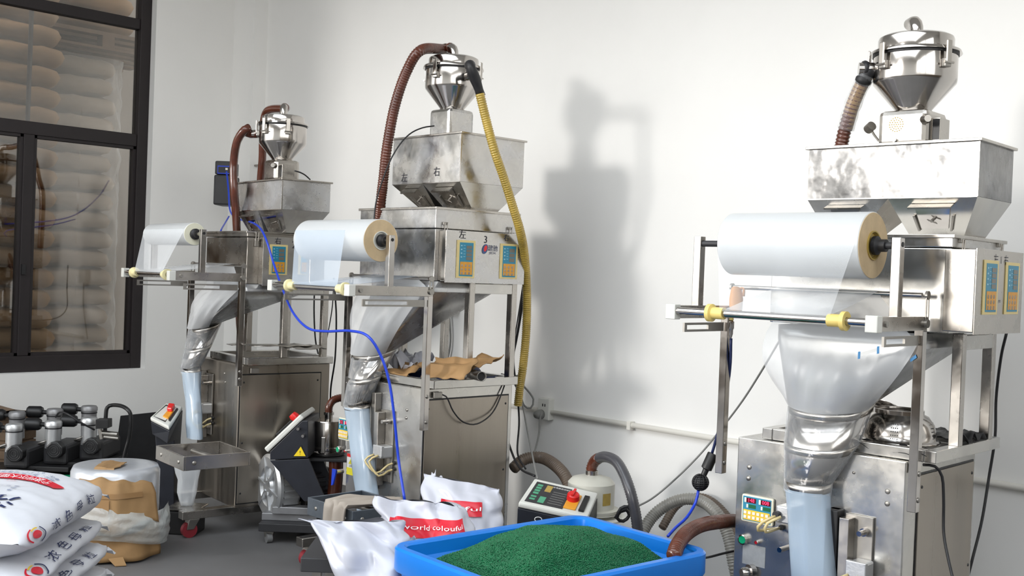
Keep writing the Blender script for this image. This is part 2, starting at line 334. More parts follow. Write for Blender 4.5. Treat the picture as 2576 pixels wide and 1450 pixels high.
for px in (1586,): q = onw(px, 1068); obj('clip', MB().box(q.x-.012, q.x+.012, YB-.04, YB, cz-.025, cz+.02), PVC, cond, bevel=.003)
s0, s1 = onw(1352, 1003, .05), onw(1398, 1048, .05)
so = thing('power_outlet', 'white double power outlet box on the wall right of the middle packing machine', 'outlet', loc=(s0.x, YB, cz))
q = MB().box(-.0, .085, -.045, 0, -.045, .075); obj('outlet_box', q, WPLAS, so, bevel=.005)
obj('socket_slot', MB().box(.035, .041, -.047, -.04, .03, .045).box(.052, .058, -.047, -.04, .03, .045), BLACK, so)
obj('plug', MB().lathe([(0, -.05), (.02, -.045), (.027, -.02), (.027, 0), (0, 0)], (.03, -.045, -.015), (0, 1, 0), 16), CABG, so, smooth=True)
g0 = pl(1130, 755, (0, 1, 0), YB-.03)
so = thing('junction_box', 'pale grey junction box on the back wall behind the middle machine', 'junction box', loc=(g0.x, YB, g0.z))
obj('box', MB().box(-.07, .07, -.05, 0, -.07, .06), WPLAS, so, bevel=.005)
obj('lead', MB().tube(spline([(0, -.03, -.07), (.01, -.02, -.3), (-.1, -.02, -.6)]), .006, 6), CABG, so)

# ------------------------------------------------------------------ packing machines
def sqtube(b, a, c, w, h=None):                                       # bar of square section between points along an axis
    h = h or w; b.box(min(a[0], c[0])-w/2*(a[0] == c[0]), max(a[0], c[0])+w/2*(a[0] == c[0]), min(a[1], c[1])-w/2*(a[1] == c[1]), max(a[1], c[1])+w/2*(a[1] == c[1]), min(a[2], c[2])-h/2*(a[2] == c[2]), max(a[2], c[2])+h/2*(a[2] == c[2])); return b
def super_ring(c, ax, bx, e1, e2, n=40, p=2.0):
    out = []
    for k in range(n):
        t = 2*math.pi*k/n; co, si = math.cos(t), math.sin(t)
        out.append(V(c)+V(e1)*(ax*math.copysign(abs(co)**(2/p), co))+V(e2)*(bx*math.copysign(abs(si)**(2/p), si)))
    return out
def screw(parent, p, n, r=.006):
    return obj('screw', MB().lathe([(0, .004), (r*.7, .004), (r, .002), (r, 0)], p, n, 10), STEELD, parent, smooth=True)

def machine(fr, cfg):
    W_, D_ = cfg['W'], cfg['D']
    t = thing('packing_machine', cfg['label'], 'machine', fr)
    ztop = .93
    obj('cabinet', MB().box(-W_, 0, 0, D_, .14, ztop), cfg['steel'], t, bevel=.004)
    # right side: flat door panel with shadow gap, left side likewise
    pv0, pv1, pz1 = cfg['panel']
    sp = obj('side_panel', MB().box(0, .006, pv0, pv1, .165, pz1), cfg['side'], t, bevel=.0015)
    obj('panel_gap', MB().box(-.001, .002, pv0-.006, pv1+.006, .159, pz1+.007), BLACK, t)
    for v_ in (pv0+.018, pv1-.018):
        for z_ in (.22, .5, pz1-.04):
            obj('screw', MB().lathe([(0, .003), (.004, .003), (.006, 0)], (.006, v_, z_), (1, 0, 0), 8), BLACK, sp)
    obj('side_panel', MB().box(-W_-.006, -W_, .05, D_-.03, .165, .88), cfg['side'], t, bevel=.0015)
    # base feet and castors
    for u_ in (-W_+.04, -.04):
        obj('base_foot', sqtube(MB(), (u_, -.29, .125), (u_, D_, .125), .06, .045), STEEL, t, bevel=.003)
    for u_ in (-W_+.04, -.04):
        for v_ in (-.24, D_-.06):
            ca = obj('castor', MB().hexa([(u_-.022, v_-.02, .045), (u_+.022, v_-.02, .045), (u_+.022, v_+.02, .045), (u_-.022, v_+.02, .045), (u_-.03, v_-.01, .103), (u_+.03, v_-.01, .103), (u_+.03, v_+.05, .103), (u_-.03, v_+.05, .103)]), STEELD, t, bevel=.003)
            obj('wheel', MB().cyl((u_-.015, v_, .042), (u_+.015, v_, .042), .042, seg=24), REDRUB, ca, smooth=2)
    # top rim
    rb = MB(); ru = cfg.get('ru', .0)
    zr = ztop+.022
    for a, c in (((ru+.02, .03, zr), (ru+.02, D_, zr)), ((-W_+.1, .03, zr), (-W_+.1, D_, zr))):
        obj('top_rail', sqtube(MB(), a, c, .04), PATS, t, bevel=.003)
    for a, c in (((-W_+.1, .05, zr), (ru+.02, .05, zr)), ((-W_+.1, D_-.02, zr), (ru+.02, D_-.02, zr))):
        obj('top_rail', sqtube(MB(), (a[0]+.021, a[1], a[2]), (c[0]-.021, c[1], c[2]), .04), PATS, t, bevel=.003)
    # inner stand under the weigher
    zb = cfg['zbox']
    for (u_, v_) in cfg['legs']:
        obj('stand_leg', sqtube(MB(), (u_, v_, ztop+.04), (u_, v_, zb), .036), STEEL, t, bevel=.003)
    (ua, va), (ub, vb) = cfg['legs'][0], cfg['legs'][1]
    obj('stand_crossbar', sqtube(MB(), (ua, va, zb-.03), (ub, vb, zb-.03), .034, .05), PATS, t, bevel=.003)
    # film stand
    za = cfg['zarm']; vf = cfg['vf']; vb = cfg.get('vb', .0); uR, uL = cfg['uR'], cfg['uL']
    for s, u_, zlow in ((1, uR, cfg['zpr']), (-1, uL, cfg['zpl'])):
        pu = u_
        po = obj('film_post', sqtube(MB(), (pu, -.015, zlow), (pu, -.015, za-.02), .03, .03), STEELP, t, bevel=.002)
        obj('film_arm', sqtube(MB(), (u_, vf, za), (u_, vb, za), .03, .045), STEEL, t, bevel=.002)
        obj('arm_end_cap', MB().box(u_-.02, u_+.02, vf-.006, vf+.03, za-.026, za+.026), WPLAS, t, bevel=.003)
        # slotted bar under the arm
        sb = MB(); y0, y1 = vf+.08, vb-.04; zz = za-.055
        sb.box(u_-.004, u_+.004, y0, y1, zz+.008, zz+.016); sb.box(u_-.004, u_+.004, y0, y1, zz-.016, zz-.008); sb.box(u_-.004, u_+.004, y0, y0+.015, zz-.008, zz+.008); sb.box(u_-.004, u_+.004, y1-.1, y1, zz-.008, zz+.008)
        obj('slotted_bar', sb, STEELD, t)
        vu = cfg['vup']
        ub_ = obj('upright', sqtube(MB(), (u_, vu, za+.02), (u_, vu, cfg['zax']+.025), .03, .03), STEELP if s > 0 else STEEL, t, bevel=.002)
        obj('slot_hole', MB().cyl((u_+.0145, vu, cfg['zax']+.004), (u_+.0165, vu, cfg['zax']+.004), .008, seg=10), BLACK, ub_)
        # link plate to the guide rod
        lb = MB(); z1 = cfg['ztie']
        for dy in (-.009, .009): lb.box(u_+.016, u_+.02, vb-.015+dy-.0025, vb-.015+dy+.0025, za, z1)
        lb.cyl((u_+.014, vb-.015, z1), (u_+.022, vb-.015, z1), .014); lb.cyl((u_+.014, vb-.015, za), (u_+.024, vb-.015, za), .014)
        obj('link_plate', lb, STEELD, t)
        for zz in (zlow+.04, min(zlow+.2, .9)): screw(t, (pu+.015, -.015, zz), (1, 0, 0), .009)
        obj('arm_bolt', MB().cyl((u_+.015, vf+.06, za), (u_+.022, vf+.06, za), .01, seg=6), STEELD, t)
    rod = obj('guide_roller', MB().cyl((uL, vf+.01, za+.004), (uR, vf+.01, za+.004), .0125), STEELP, t, smooth=2)
    for k, u_ in enumerate((cfg['col'][0], cfg['col'][1])):
        s = -1 if k == 0 else 1
        obj('yellow_collar', MB().lathe([(.013, -.03), (.02, -.03), (.02, .012), (.03, .016), (.03, .03), (.013, .03)][::1], (u_, vf+.01, za+.004), (s, 0, 0), 24), cfg['colm'], rod, smooth=2)
    obj('guide_rod', MB().cyl((uL+.01, vb-.015, cfg['ztie']), (uR-.0, vb-.015, cfg['ztie']), .008), STEELP, t, smooth=2)
    return t

def former(t, fr, cfg):
    """square funnel under the weigher that leads into the slanted forming tube, film laid round it"""
    zb = cfg['zbox']; f_ = cfg['former']
    # rings along the tube: (centre u, centre v, z, half width, half depth, tilt)
    R_ = f_['rings']
    top = f_['top']                                                  # rectangle u0,u1,v0,v1 at zb
    n = 40
    def rect_ring(u0, u1, v0, v1, z):
        c = V(((u0+u1)/2, (v0+v1)/2, z)); return super_ring(c, (u1-u0)/2, (v1-v0)/2, (1, 0, 0), (0, 1, 0), n, 14)
    def tr(i, off=0, p=2.3):
        c = R_[i]; return super_ring((c[0], c[1], c[2]), c[3]+off, c[4]+off, (1, 0, 0), V((0, 1, c[5])).normalized(), n, p)
    lip = f_.get('lip', .04)
    obj('funnel', MB().rings([rect_ring(*top, zb), rect_ring(*top, zb-lip), tr(0, 0, 3)]), FUN, t, smooth=2, thick=.003)
    obj('forming_tube', MB().rings([tr(i) for i in range(len(R_)-1)]), STEELP, t, smooth=True, thick=.003)
    for i in f_['bands']:
        c = R_[i]; c2 = R_[min(i+1, len(R_)-1)]; ax = (V(R_[min(i+1, len(R_)-1)][:3])-V(c[:3])).normalized()
        rg = []
        for k, h in enumerate((0, .03)):
            q = V(c[:3])+ax*h; q_ = (c2[3]-c[3])/max(.01, (V(c2[:3])-V(c[:3])).length)*h
            rg.append(super_ring(q, c[3]+q_+.003, c[4]+q_+.003, (1, 0, 0), V((0, 1, c[5])).normalized(), n, 2.3))
        obj('tube_band', MB().rings(rg), STEEL, t, smooth=True, thick=.003)

def film_roll(fr, cfg):
    r_ = cfg['rr']; ua, ub = cfg['roll']; za = cfg['zax']; v_ = cfg['vup']
    t = thing('film_roll', cfg['rlabel'], 'film roll', fr, group=None)
    t.location = fr.w((0, 0, 0)); L = []
    obj('wound_film', MB().lathe([(r_*.38, ua), (r_-.002, ua), (r_, ua+.002), (r_, ub-.002), (r_-.002, ub)], (0, v_, za), (1, 0, 0), 64), ROLLW, t, smooth=2)
    obj('roll_end', MB().lathe([(r_-.002, ub), (r_-.003, ub+.0015), (r_*.40, ub+.0015), (r_*.40, ub-.01)], (0, v_, za), (1, 0, 0), 64), cfg['endm'], t, smooth=2)
    obj('core', MB().lathe([(r_*.44, ub+.001), (r_*.44, ub+.006), (r_*.40, ub+.006), (r_*.36, ub-.006), (r_*.12, ub-.004), (r_*.12, ub)], (0, v_, za), (1, 0, 0), 40), cfg['corem'], t, smooth=2)
    obj('shaft', MB().cyl((cfg['uL'], v_, za), (cfg['uR'], v_, za), .011), cfg.get('shm', STEEL), t, smooth=2)
    obj('shaft_nut', MB().lathe([(.011, 0), (.03, 0), (.03, .012), (.02, .02), (.02, .04), (.011, .04)], (ub+.004, v_, za), (1, 0, 0), 18), RUB, t, smooth=2)
    # web: roll -> front roller -> guide rod
    w0, w1 = cfg['web']; c0, c1 = cfg['col']; f0 = (cfg['vf']+.01, cfg['zarm']+.017)
    zt = cfg['ztie']; vb = cfg.get('vb', 0)-.015
    th = math.atan2(f0[1]-za, f0[0]-v_); ta = th-math.acos(min(.99, r_/math.hypot(f0[1]-za, f0[0]-v_)))
    ta = th+math.acos(min(.99, r_/math.hypot(f0[1]-za, f0[0]-v_))) if cfg.get('flip') else ta
    s0 = (v_+r_*math.cos(ta), za+r_*math.sin(ta))
    q = MB()
    q.grid(lambda a, b: (w0+(w1-w0)*a+(b*(c0+.02-w0))*(1-a)+b*(c1-.02-w1)*a, s0[0]+(f0[0]-.014-s0[0])*b, s0[1]+(f0[1]-.005-s0[1])*b), 8, 8)
    obj('film_web', q, cfg.get('webm', WEB), t, smooth=True)
    q = MB().grid(lambda a, b: (c0+.03+(c1-c0-.06)*a, f0[0]+(vb-f0[0])*b, f0[1]+.001+(zt-f0[1]+.009)*b-.01*math.sin(b*3.14)*math.sin(a*9)), 10, 6)
    obj('film_web', q, cfg.get('webm', WEB), t, smooth=True)
    # from the guide rod down over the funnel to the collar
    f_ = cfg['former']; R0 = f_['rings'][0]; n = 24; c = R0
    def fn(a, b):
        p0 = V((c0+.03+(c1-c0-.06)*a, vb-.0, zt))
        an = math.pi*(1.08+.84*a) if True else 0
        e = V((c[0]+(c[3]+.012)*math.cos(an), c[1]+(c[4]+.012)*math.sin(an), c[2]-.005+(c[4])*math.sin(an)*c[5]))
        fv = top_front = f_['top'][2]-.012
        mid = V((f_['top'][0]+(f_['top'][1]-f_['top'][0])*a, fv, cfg['zbox']-.03))
        if b < .35: k = b/.35; p = p0.lerp(mid, k)
        else: k = (b-.35)/.65; p = mid.lerp(e, k)
        w = .012*math.sin(math.pi*max(0, (b-.3)/.7)); bl = math.sin(math.pi*max(0, (b-.25)/.75)); p = p+V(((a-.5)*.07*bl, -.045*bl, 0))
        return p+V((w*noise.noise(V((a*7, b*2, 3))), w*1.6*noise.noise(V((a*9, b*1.5, 1)))-.004, 0))
    obj('film_sheet', MB().grid(fn, n, 20), SHEET, t, smooth=True)
    # film tube round the forming tube, then hanging down
    rs = []
    for i, c in enumerate(f_['rings']):
        rs.append([p+V((noise.noise(p*14), noise.noise(p*14+V((9, 0, 0))), 0))*f_.get('wr', .006) for p in super_ring((c[0], c[1], c[2]), c[3]+.005, c[4]+.005, (1, 0, 0), V((0, 1, c[5])).normalized(), 44, 2.3)])
    obj('film_sleeve', MB().rings(rs), SLEEVE, t, smooth=True)
    hang = f_['hang']; rs = []
    for k, c in enumerate(hang):
        ring = super_ring((c[0], c[1], c[2]), c[3], c[4], (1, 0, 0), (0, 1, 0), 44, 2.2)
        if k and k < len(hang): ring = [p+V((noise.noise(V((p.x*22, p.y*22, k*.35))), noise.noise(V((p.x*22+5, p.y*22, k*.35))), 0))*.012 for p in ring]
        rs.append(ring)
    obj('film_tube', MB().rings(rs), FILMB, t, smooth=True)
    return t

def seal_unit(t, u0, u1, z0, z1, sgn=1, dark=True):
    """sealing jaw plate with cylinders and air tubes on the front of the cabinet"""
    obj('jaw_plate', MB().box(u0, u1, -.012, -.002, z0, z1), STEELD, t, bevel=.002)
    obj('jaw_rail', MB().box(u0, u0+.035, -.055, -.012, z0-.02, z1-.01), STEEL, t, bevel=.002)
    obj('jaw_rail', MB().box(u0-.05, u0-.015, -.03, -.002, z0-.03, z1+.01), STEELD, t, bevel=.002)
    for zz in (z0+.05, z1-.05):
        obj('jaw_cylinder', MB().lathe([(0, .05), (.009, .05), (.009, .02), (.014, .02), (.014, 0), (0, 0)], (u0+.075, -.012, zz), (0, -1, 0), 14), STEELP, t, smooth=2)
    zm = (z0+z1)/2-.02
    cy = obj('air_cylinder', MB().box(u0+.05, u0+.11, -.085, -.012, zm-.03, zm+.03), ALU, t, bevel=.008)
    obj('air_cylinder_cap', MB().box(u0+.045, u0+.115, -.088, -.07, zm-.02, zm+.033), ALU, cy, bevel=.003)
    for k, m_ in enumerate((TUBEY, TUBEY)):
        a = V((u0+.055+.035*k, -.088, zm-.015)); e_ = V((u1+.015+.0*k, -.004, zm-.055-.03*k))
        obj('air_tube', MB().tube(spline([a, a+V((-.03, -.03, -.03)), V(((a.x+e_.x)/2, -.09, zm-.10-.012*k)), e_+V((-.015, -.03, -.01)), e_]), .0055, 8), m_, t, smooth=True)
        obj('tube_fitting', MB().cyl(e_, e_+V((0, -.012, 0)), .009, seg=10), RUB, t)

def display(parent, P, w, h):
    """control display on a face that looks along +u: P(vfrac along v, z) -> local point; built from thin plates"""
    pass

def weigher(fr, cfg):
    B = cfg['box']; u0, u1, v0, v1, z0, z1 = B
    t = thing('weigher', cfg['wlabel'], 'weigher', fr)
    zl = z1-cfg.get('lid', .06)
    obj('housing', MB().box(u0, u1, v0, v1, z0, zl), cfg['wsteel'], t, bevel=.003)
    obj('lid', MB().box(u0-.004, u1+.004, v0-.004, v1+.004, zl+.003, z1-.006), cfg['lidm'], t, bevel=.003)
    obj('lid_rim', MB().box(u0-.012, u1+.012, v0-.012, v1+.012, z1-.012, z1), STEEL, t, bevel=.002)
    for v_ in (v0+.05, v1-.06):
        la = obj('latch', MB().box(u1+.004, u1+.014, v_-.012, v_+.012, zl-.05, zl-.005), STEELD, t, bevel=.003)
        obj('hook', MB().tube([(u1+.016, v_-.008, zl-.02), (u1+.018, v_-.008, zl+.03), (u1+.018, v_+.008, zl+.03), (u1+.016, v_+.008, zl-.02)], .0025, 6), STEEL, la)
        obj('latch_keeper', MB().box(u1+.004, u1+.016, v_-.014, v_+.014, zl+.02, zl+.034), STEELD, la, bevel=.002)
    c0, c1, cv0, cv1, cz0, cz1 = cfg['cbox']
    cb = obj('control_box', MB().box(c0, c1-.002, cv0, cv1, cz0, cz1), STEEL, t, bevel=.003)
    obj('control_face', MB().box(c1-.002, c1+.002, cv0-.002, cv1+.004, cz0-.006, cz1+.004), cfg['facem'], cb, bevel=.001)
    xf = c1+.002
    for (pv0, pv1, pz0, pz1, three) in cfg['disp']:
        dp = obj('display_panel', MB().box(xf, xf+.004, pv0, pv1, pz0, pz1), CREAM, cb, bevel=.001)
        w = pv1-pv0; h = pz1-pz0; X = xf+.004
        zi0, zi1 = pz0+h*.05, pz1-h*.06
        obj('display_field', MB().box(X, X+.0012, pv0+w*.14, pv1-w*.12, zi0, zi1), TEAL, dp); X += .0012
        obj('keypad', MB().box(X, X+.0012, pv0+w*.18, pv1-w*.16, zi0+h*.04, pz0+h*.43), ORANGE, dp)
        kb = MB()
        for i in range(3):
            for j in range(3): kb.lathe([(0, .0022), (w*.05, .0022), (w*.06, .001)], (X, pv0+w*(.28+.2*i), pz0+h*(.13+.1*j)), (1, 0, 0), 10)
        obj('keys', kb, KSACK2, dp, kind='stuff')
        lb = MB(); nn = 3 if three else 4
        for i in range(nn):
            hh = h*.4/nn; zz = pz1-h*.14-i*hh
            lb.box(X, X+.001, pv0+w*.50, pv1-w*.2, zz-hh*.8, zz)
        obj('digit_window', lb, LCD, dp)
        wb = MB()
        for i in range(4): wb.box(X, X+.0006, pv0+w*.2, pv0+w*.27, pz1-h*(.16+.1*i), pz1-h*(.13+.1*i))
        for i in range(5): wb.box(X, X+.0006, pv0+w*.34, pv0+w*.44, pz1-h*(.14+.075*i), pz1-h*(.13+.075*i))
        obj('printed_symbols', wb, mat('pale_blue_ink', (.35, .6, .7), .5), dp)
    for body, v_, z_, s_ in cfg['marks']:
        obj('handwriting', text(body, (xf+.0015, v_, z_), (0, 1, 0), (0, 0, 1), s_), INKK, cb)
    return t

def hopper(fr, cfg):
    u0, u1, v0, v1, z1, zm, z0 = cfg['hop']
    t = thing('feed_hopper', cfg['hlabel'], 'hopper', fr)
    obj('lid', MB().box(u0-.012, u1+.012, v0-.012, v1+.012, z1-.006, z1+.004), STEEL, t, bevel=.002)
    def quad(u0, u1, v0, v1, z): return [V((u0, v0, z)), V((u1, v0, z)), V((u1, v1, z)), V((u0, v1, z))]
    obj('bin', MB().rings([quad(u0, u1, v0, v1, zm), quad(u0, u1, v0, v1, z1-.006)]), cfg['hopm'], t, thick=.004)
    obj('bin_edge', MB().box(u1-.001, u1+.002, v0-.002, v0+.002, zm, z1-.006).box(u0, u1, v0-.002, v0+.001, zm-.002, zm+.002), STEELP, t)
    for (a0, a1, b0, b1, top0, top1) in cfg['cones']:
        co = obj('cone', MB().rings([quad(top0, top1, v0, v1, zm), quad(a0, a1, b0, b1, z0)]), PATS, t, thick=.003)
        # sliding gate on the sloping front
        def S(a, k, o=0):
            lo = V((a0+(a1-a0)*a, b0, z0)); hi = V((top0+(top1-top0)*a, v0, zm)); p = lo.lerp(hi, k)
            nn = V((0, -(zm-z0), -(b0-v0))).normalized(); return p+nn*o
        g = MB()
        g.add([S(.28, .2, .002), S(.72, .2, .002), S(.72, .82, .002), S(.28, .82, .002), S(.28, .2, .006), S(.72, .2, .006), S(.72, .82, .006), S(.28, .82, .006)], [(4, 5, 6, 7), (0, 1, 5, 4), (1, 2, 6, 5), (2, 3, 7, 6), (3, 0, 4, 7)])
        gt = obj('slide_gate', g, STEELP, co)
        hb = MB().slab([S(.24, .80, .005), S(.76, .80, .005), S(.76, .84, .005), S(.24, .84, .005)], S(.5, .8, .03)-S(.5, .8, 0))
        obj('gate_handle', hb, STEEL, gt)
        for a in (.22, .76): obj('gate_guide', MB().slab([S(a, .15, .003), S(a+.03, .15, .003), S(a+.03, .55, .003), S(a, .55, .003)], S(.5, .5, .008)-S(.5, .5, 0)), STEELD, co)
        obj('wing_screw', MB().cyl(S(.5, .45, .006), S(.5, .45, .025), .005, seg=8).slab([S(.44, .50, .022), S(.46, .46, .022), S(.58, .38, .022), S(.56, .42, .022)], S(.5, .5, .004)-S(.5, .5, 0)), STEELD, gt)
    return t

def loader(fr, cfg):
    """vacuum loader: lid with elbow, drum with latches, cone and motor box"""
    u_, v_ = cfg['lax']; L = cfg['lz']
    k = FPX/fr.d((u_, v_, 2.2)); r_ = cfg['lr']/k; H = lambda py: fr.hz(py, u_-r_*fw.dot(fr.U), v_-r_*fw.dot(fr.V))
    t = thing('vacuum_loader', cfg['llabel'], 'loader', fr)
    c = (u_, v_, 0); zt, zrt, zrb, zc, zb, zbb = [H(y) for y in L]; zbb = cfg['hop'][4]+.004; zb = fr.hz(L[4], u_-r_*.4*fw.dot(fr.U), v_-r_*.4*fw.dot(fr.V))      # lid top, rim top, rim bottom, cone start, cone end, box bottom
    obj('drum', MB().lathe([(r_*.985, zrb+.008), (r_, zrb), (r_, zc+.01), (r_*.985, zc), (r_*.44, zb+.008), (r_*.42, zb-.01)], c, seg=64), STEELP, t, smooth=2)
    obj('lid', MB().lathe([(0, zt+.004), (r_*.8, zt+.002), (r_*.88, zt-.004), (r_*.9, zt-.012), (r_*.9, zrt), (r_*1.06, zrt-.004), (r_*1.09, zrt-.014), (r_*1.09, zrb+.004), (r_*1.0, zrb+.004)], c, seg=64), STEELP, t, smooth=2)
    obj('lid_seal', MB().lathe([(r_*1.0, zrb+.005), (r_*1.02, zrb+.005), (r_*1.02, zrb-.004), (r_, zrb-.004)], c, seg=48), RUB, t)
    e = MB(); er = .022; ed = V(cfg['elbow']).normalized()
    pts = [V((u_, v_, zt-.0)), V((u_, v_, zt+.025))]
    for a in (20, 45, 70, 90): pts.append(V((u_, v_, zt+.025))+ed*(.035*(1-math.cos(R(a))))+V((0, 0, .035*math.sin(R(a)))))
    pts.append(pts[-1]+ed*.03)
    obj('elbow', MB().tube(pts, er, 18), STEELP, t, smooth=2)
    cfg['elbow_end'] = fr.w(pts[-1]); cfg['elbow_dir'] = fr.U*ed.x+fr.V*ed.y
    for an in cfg['latches']:
        d = V((math.cos(R(an)), math.sin(R(an)), 0)); tn = V((-d.y, d.x, 0)); q = V(c)+d*(r_*1.03)
        def hx(r0_, r1_, w, z0_, z1_): return [V((u_, v_, 0))+d*rr+tn*ww+V((0, 0, zz)) for zz in (z0_, z1_) for rr, ww in ((r0_, -w), (r1_, -w), (r1_, w), (r0_, w))]
        la = obj('latch', MB().hexa(hx(r_*1.0, r_+.018, .014, zrb-.06, zrb-.03)), STEELD, t, bevel=.003)
        obj('latch_arm', MB().hexa(hx(r_*1.1, r_*1.1+.008, .011, zrb-.045, zrt+.012)), STEEL, la, bevel=.003)
        obj('latch_pin', MB().cyl(V((u_, v_, zrb-.045))+d*(r_+.02)-tn*.02, V((u_, v_, zrb-.045))+d*(r_+.02)+tn*.02, .004, seg=8), STEEL, la)
    # inlet spout
    si = V(cfg['inlet']).normalized(); zi = zrb-.045
    obj('inlet_spout', MB().cyl(V((u_, v_, zi))+si*r_*.7, V((u_, v_, zi))+si*(r_+.05), .023), STEELP, t, smooth=2)
    cfg['inlet_end'] = fr.w(V((u_, v_, zi))+si*(r_+.05)); cfg['inlet_dir'] = fr.U*si.x+fr.V*si.y
    bw = cfg['bw']
    mbx = obj('motor_box', MB().box(u_-bw, u_+bw, v_-bw, v_+bw, zbb, zb), PATL if cfg.get('mbl') else STEEL, t, bevel=.018)
    obj('box_seam', MB().box(u_-bw-.004, u_+bw+.004, v_-bw-.004, v_+bw+.004, zbb, zbb+.006), STEELD, mbx)
    if cfg.get('vent'):
        vb = MB()
        zc_ = (zb+zbb)/2+.012
        for rr, nn in ((0, 1), (.008, 6), (.016, 12), (.024, 18)):
            for q in range(nn):
                a = 2*math.pi*q/nn; vb.cyl((u_-.02+rr*math.cos(a), v_-bw-.001, zc_+rr*math.sin(a)), (u_-.02+rr*math.cos(a), v_-bw+.001, zc_+rr*math.sin(a)), .0026, seg=7)
        obj('vent_holes', vb, BRASS, mbx, kind='stuff')
        obj('pin', MB().cyl((u_-.02, v_-bw, zbb+.02), (u_-.02, v_-bw-.014, zbb+.02), .007, seg=12), STEEL, mbx)
    if cfg.get('switch'):
        obj('switch_box', MB().box(u_+bw, u_+bw+.03, v_-.05, v_+.03, zbb+.015, zb-.03), STEEL, mbx, bevel=.002)
        obj('switch_face', MB().box(u_+bw+.004, u_+bw+.028, v_-.052, v_-.05, zbb+.02, zb-.035), BLACK, mbx)
        obj('level_knob', MB().lathe([(0, .03), (.012, .03), (.016, .02), (.016, 0)], (u_+bw-.01, v_-bw, zb-.04), (1, -1, 0), 14), STEELD, mbx, smooth=2)
    if cfg.get('weight'):
        a = V((u_-bw, v_, zb-.09)); w = V((u_-bw-.06, v_-.02, zb-.045))
        hk = obj('counterweight_arm', MB().tube(spline([a, a+V((-.035, 0, 0)), w]), .004, 8), STEELD, t)
        obj('counterweight', MB().lathe([(0, -.014), (.017, -.014), (.017, .014), (0, .014)], w, (1, -.6, .5), 14), STEELD, hk, smooth=2)
    return t

# ---- numbers of the three machines (metres, each in its own frame)
def cfg3():
    fr = M3; uR, uL = .035, -.69
    z = lambda px, py, k: fr.v(px, py, k)
    c = dict(label='large stainless packing machine on the right with red lit keypad', W=.63, D=.6, steel=PATS, side=STEELV, panel=(.10, .575, .875), ru=.045,
             zbox=1.35, legs=[(.065, .236), (.065, .51), (-.5, .236), (-.5, .51)], zarm=1.385, vf=-.37, vb=.0, uR=uR, uL=uL, zpr=.775, zpl=.79, vup=-.13, zax=1.625, ztie=1.475, colm=YCOL,
             rr=.106, rlabel='large white plastic film roll with brown end on the right machine', endm=ROLLE, corem=BRASS, shm=DGREY)
    c['col'] = (fr.v(1798, 790, c['vf'])[0], fr.v(2103, 812, c['vf'])[0])
    c['vup'] = fr.u(2252, 790, uR)[1]
    c['zax'] = fr.u(2262, 619, uR)[2]
    c['roll'] = (fr.v(1846, 612, c['vup'])[0], fr.v(2196, 618, c['vup'])[0])
    c['web'] = (c['roll'][0]-.0, c['roll'][1]-.005); c['webm'] = film('thin_film_web', .16)
    c['ztie'] = fr.u(2326, 743, uR)[2]
    return c
def ring_at(fr, x0, x1, py, v_, dep, tilt):                            # ring seen between pixel columns x0..x1 at row py
    a = fr.v(x0, py, v_); b = fr.v(x1, py, v_); w = abs(b.x-a.x)
    k = math.cos(R(45)); # the ring is seen at 45 degrees: width on screen = projected ellipse
    px = abs(x1-x0)/(FPX/fr.d((a.x, v_, a.z)))
    hw = px/2/math.sqrt(.5+.5*dep*dep)
    return ((a.x+b.x)/2, v_, (a.z+b.z)/2, hw, hw*dep, tilt)
configs = {}
c = cfg3(); fr = M3
c['former'] = dict(top=(-.50, .02, .0, .42), rings=[ring_at(fr, 2003, 2186, 1010, .05, .8, .25), ring_at(fr, 1990, 2150, 1110, .0, .8, .2), ring_at(fr, 1984, 2086, 1210, -.05, .8, .1), ring_at(fr, 1984, 2080, 1240, -.06, .8, 0)], bands=(0, 1, 2), lip=.05, wr=.006)
h0 = c['former']['rings'][-1]
c['former']['hang'] = [(h0[0], h0[1], h0[2]+.01, h0[3]+.004, h0[4]+.004)]+[(h0[0]+.012*k, h0[1]-.0*k, h0[2]-.09*k, h0[3]+.002+.0015*k, h0[4]*(1-.05*k)) for k in range(1, 7)]
vx = .05
c['box'] = (-.55, fr.v(2392, 700, vx)[0], vx, .5, 1.355, fr.v(2392, 590, vx)[2])
ue = c['box'][1]; uc = ue+.10
c['cbox'] = (ue, uc, fr.u(2455, 700, uc)[1], fr.u(2570, 700, uc)[1], fr.u(2455, 838, uc)[2], fr.u(2463, 628, uc)[2])
du = uc
def disp(fr, uc, x0, x1, y0, y1, three): 
    a = fr.u(x0, (y0+y1)/2, uc)[1]; b_ = fr.u(x1, (y0+y1)/2, uc)[1]; return (a, b_, fr.u((x0+x1)/2, y1, uc)[2], fr.u((x0+x1)/2, y0, uc)[2], three)
c['disp'] = [disp(fr, uc, 2470, 2506, 655, 792, False), disp(fr, uc, 2525, 2559, 661, 791, False)]
cz = c['cbox']
c['marks'] = [('左  1  右', (cz[2]+cz[3])/2, cz[5]-.028, .035), ('JMS', (cz[2]+cz[3])/2+.0, cz[4]+.10, .012)]
c.update(wsteel=PATS, lidm=PATL, facem=STEEL, lid=.045, wlabel='steel weigher box with two yellow displays on the right machine')
vh = .08; z1 = fr.v(2466, 350, vh)[2]; zm = fr.v(2459, 494, vh)[2]; ur = fr.v(2462, 420, vh)[0]; ul = fr.v(2035, 440, vh)[0]
vh1 = fr.u(2546, 440, ur)[1]
c['hop'] = (ul, ur, vh, vh1, z1, zm, c['box'][5])
z0 = c['box'][5]
a1 = fr.v(2425, 590, vh+.06)[0]; a0 = fr.v(2290, 585, vh+.06)[0]; tm = fr.v(2234, 505, vh)[0]
c['cones'] = [(a0, a1, vh+.06, vh1-.06, tm, ur), (ul+.06, tm-.13, vh+.05, vh1-.06, ul, tm)]
c.update(hopm=HOP3, hlabel='long steel feed hopper trough on top of the right machine')
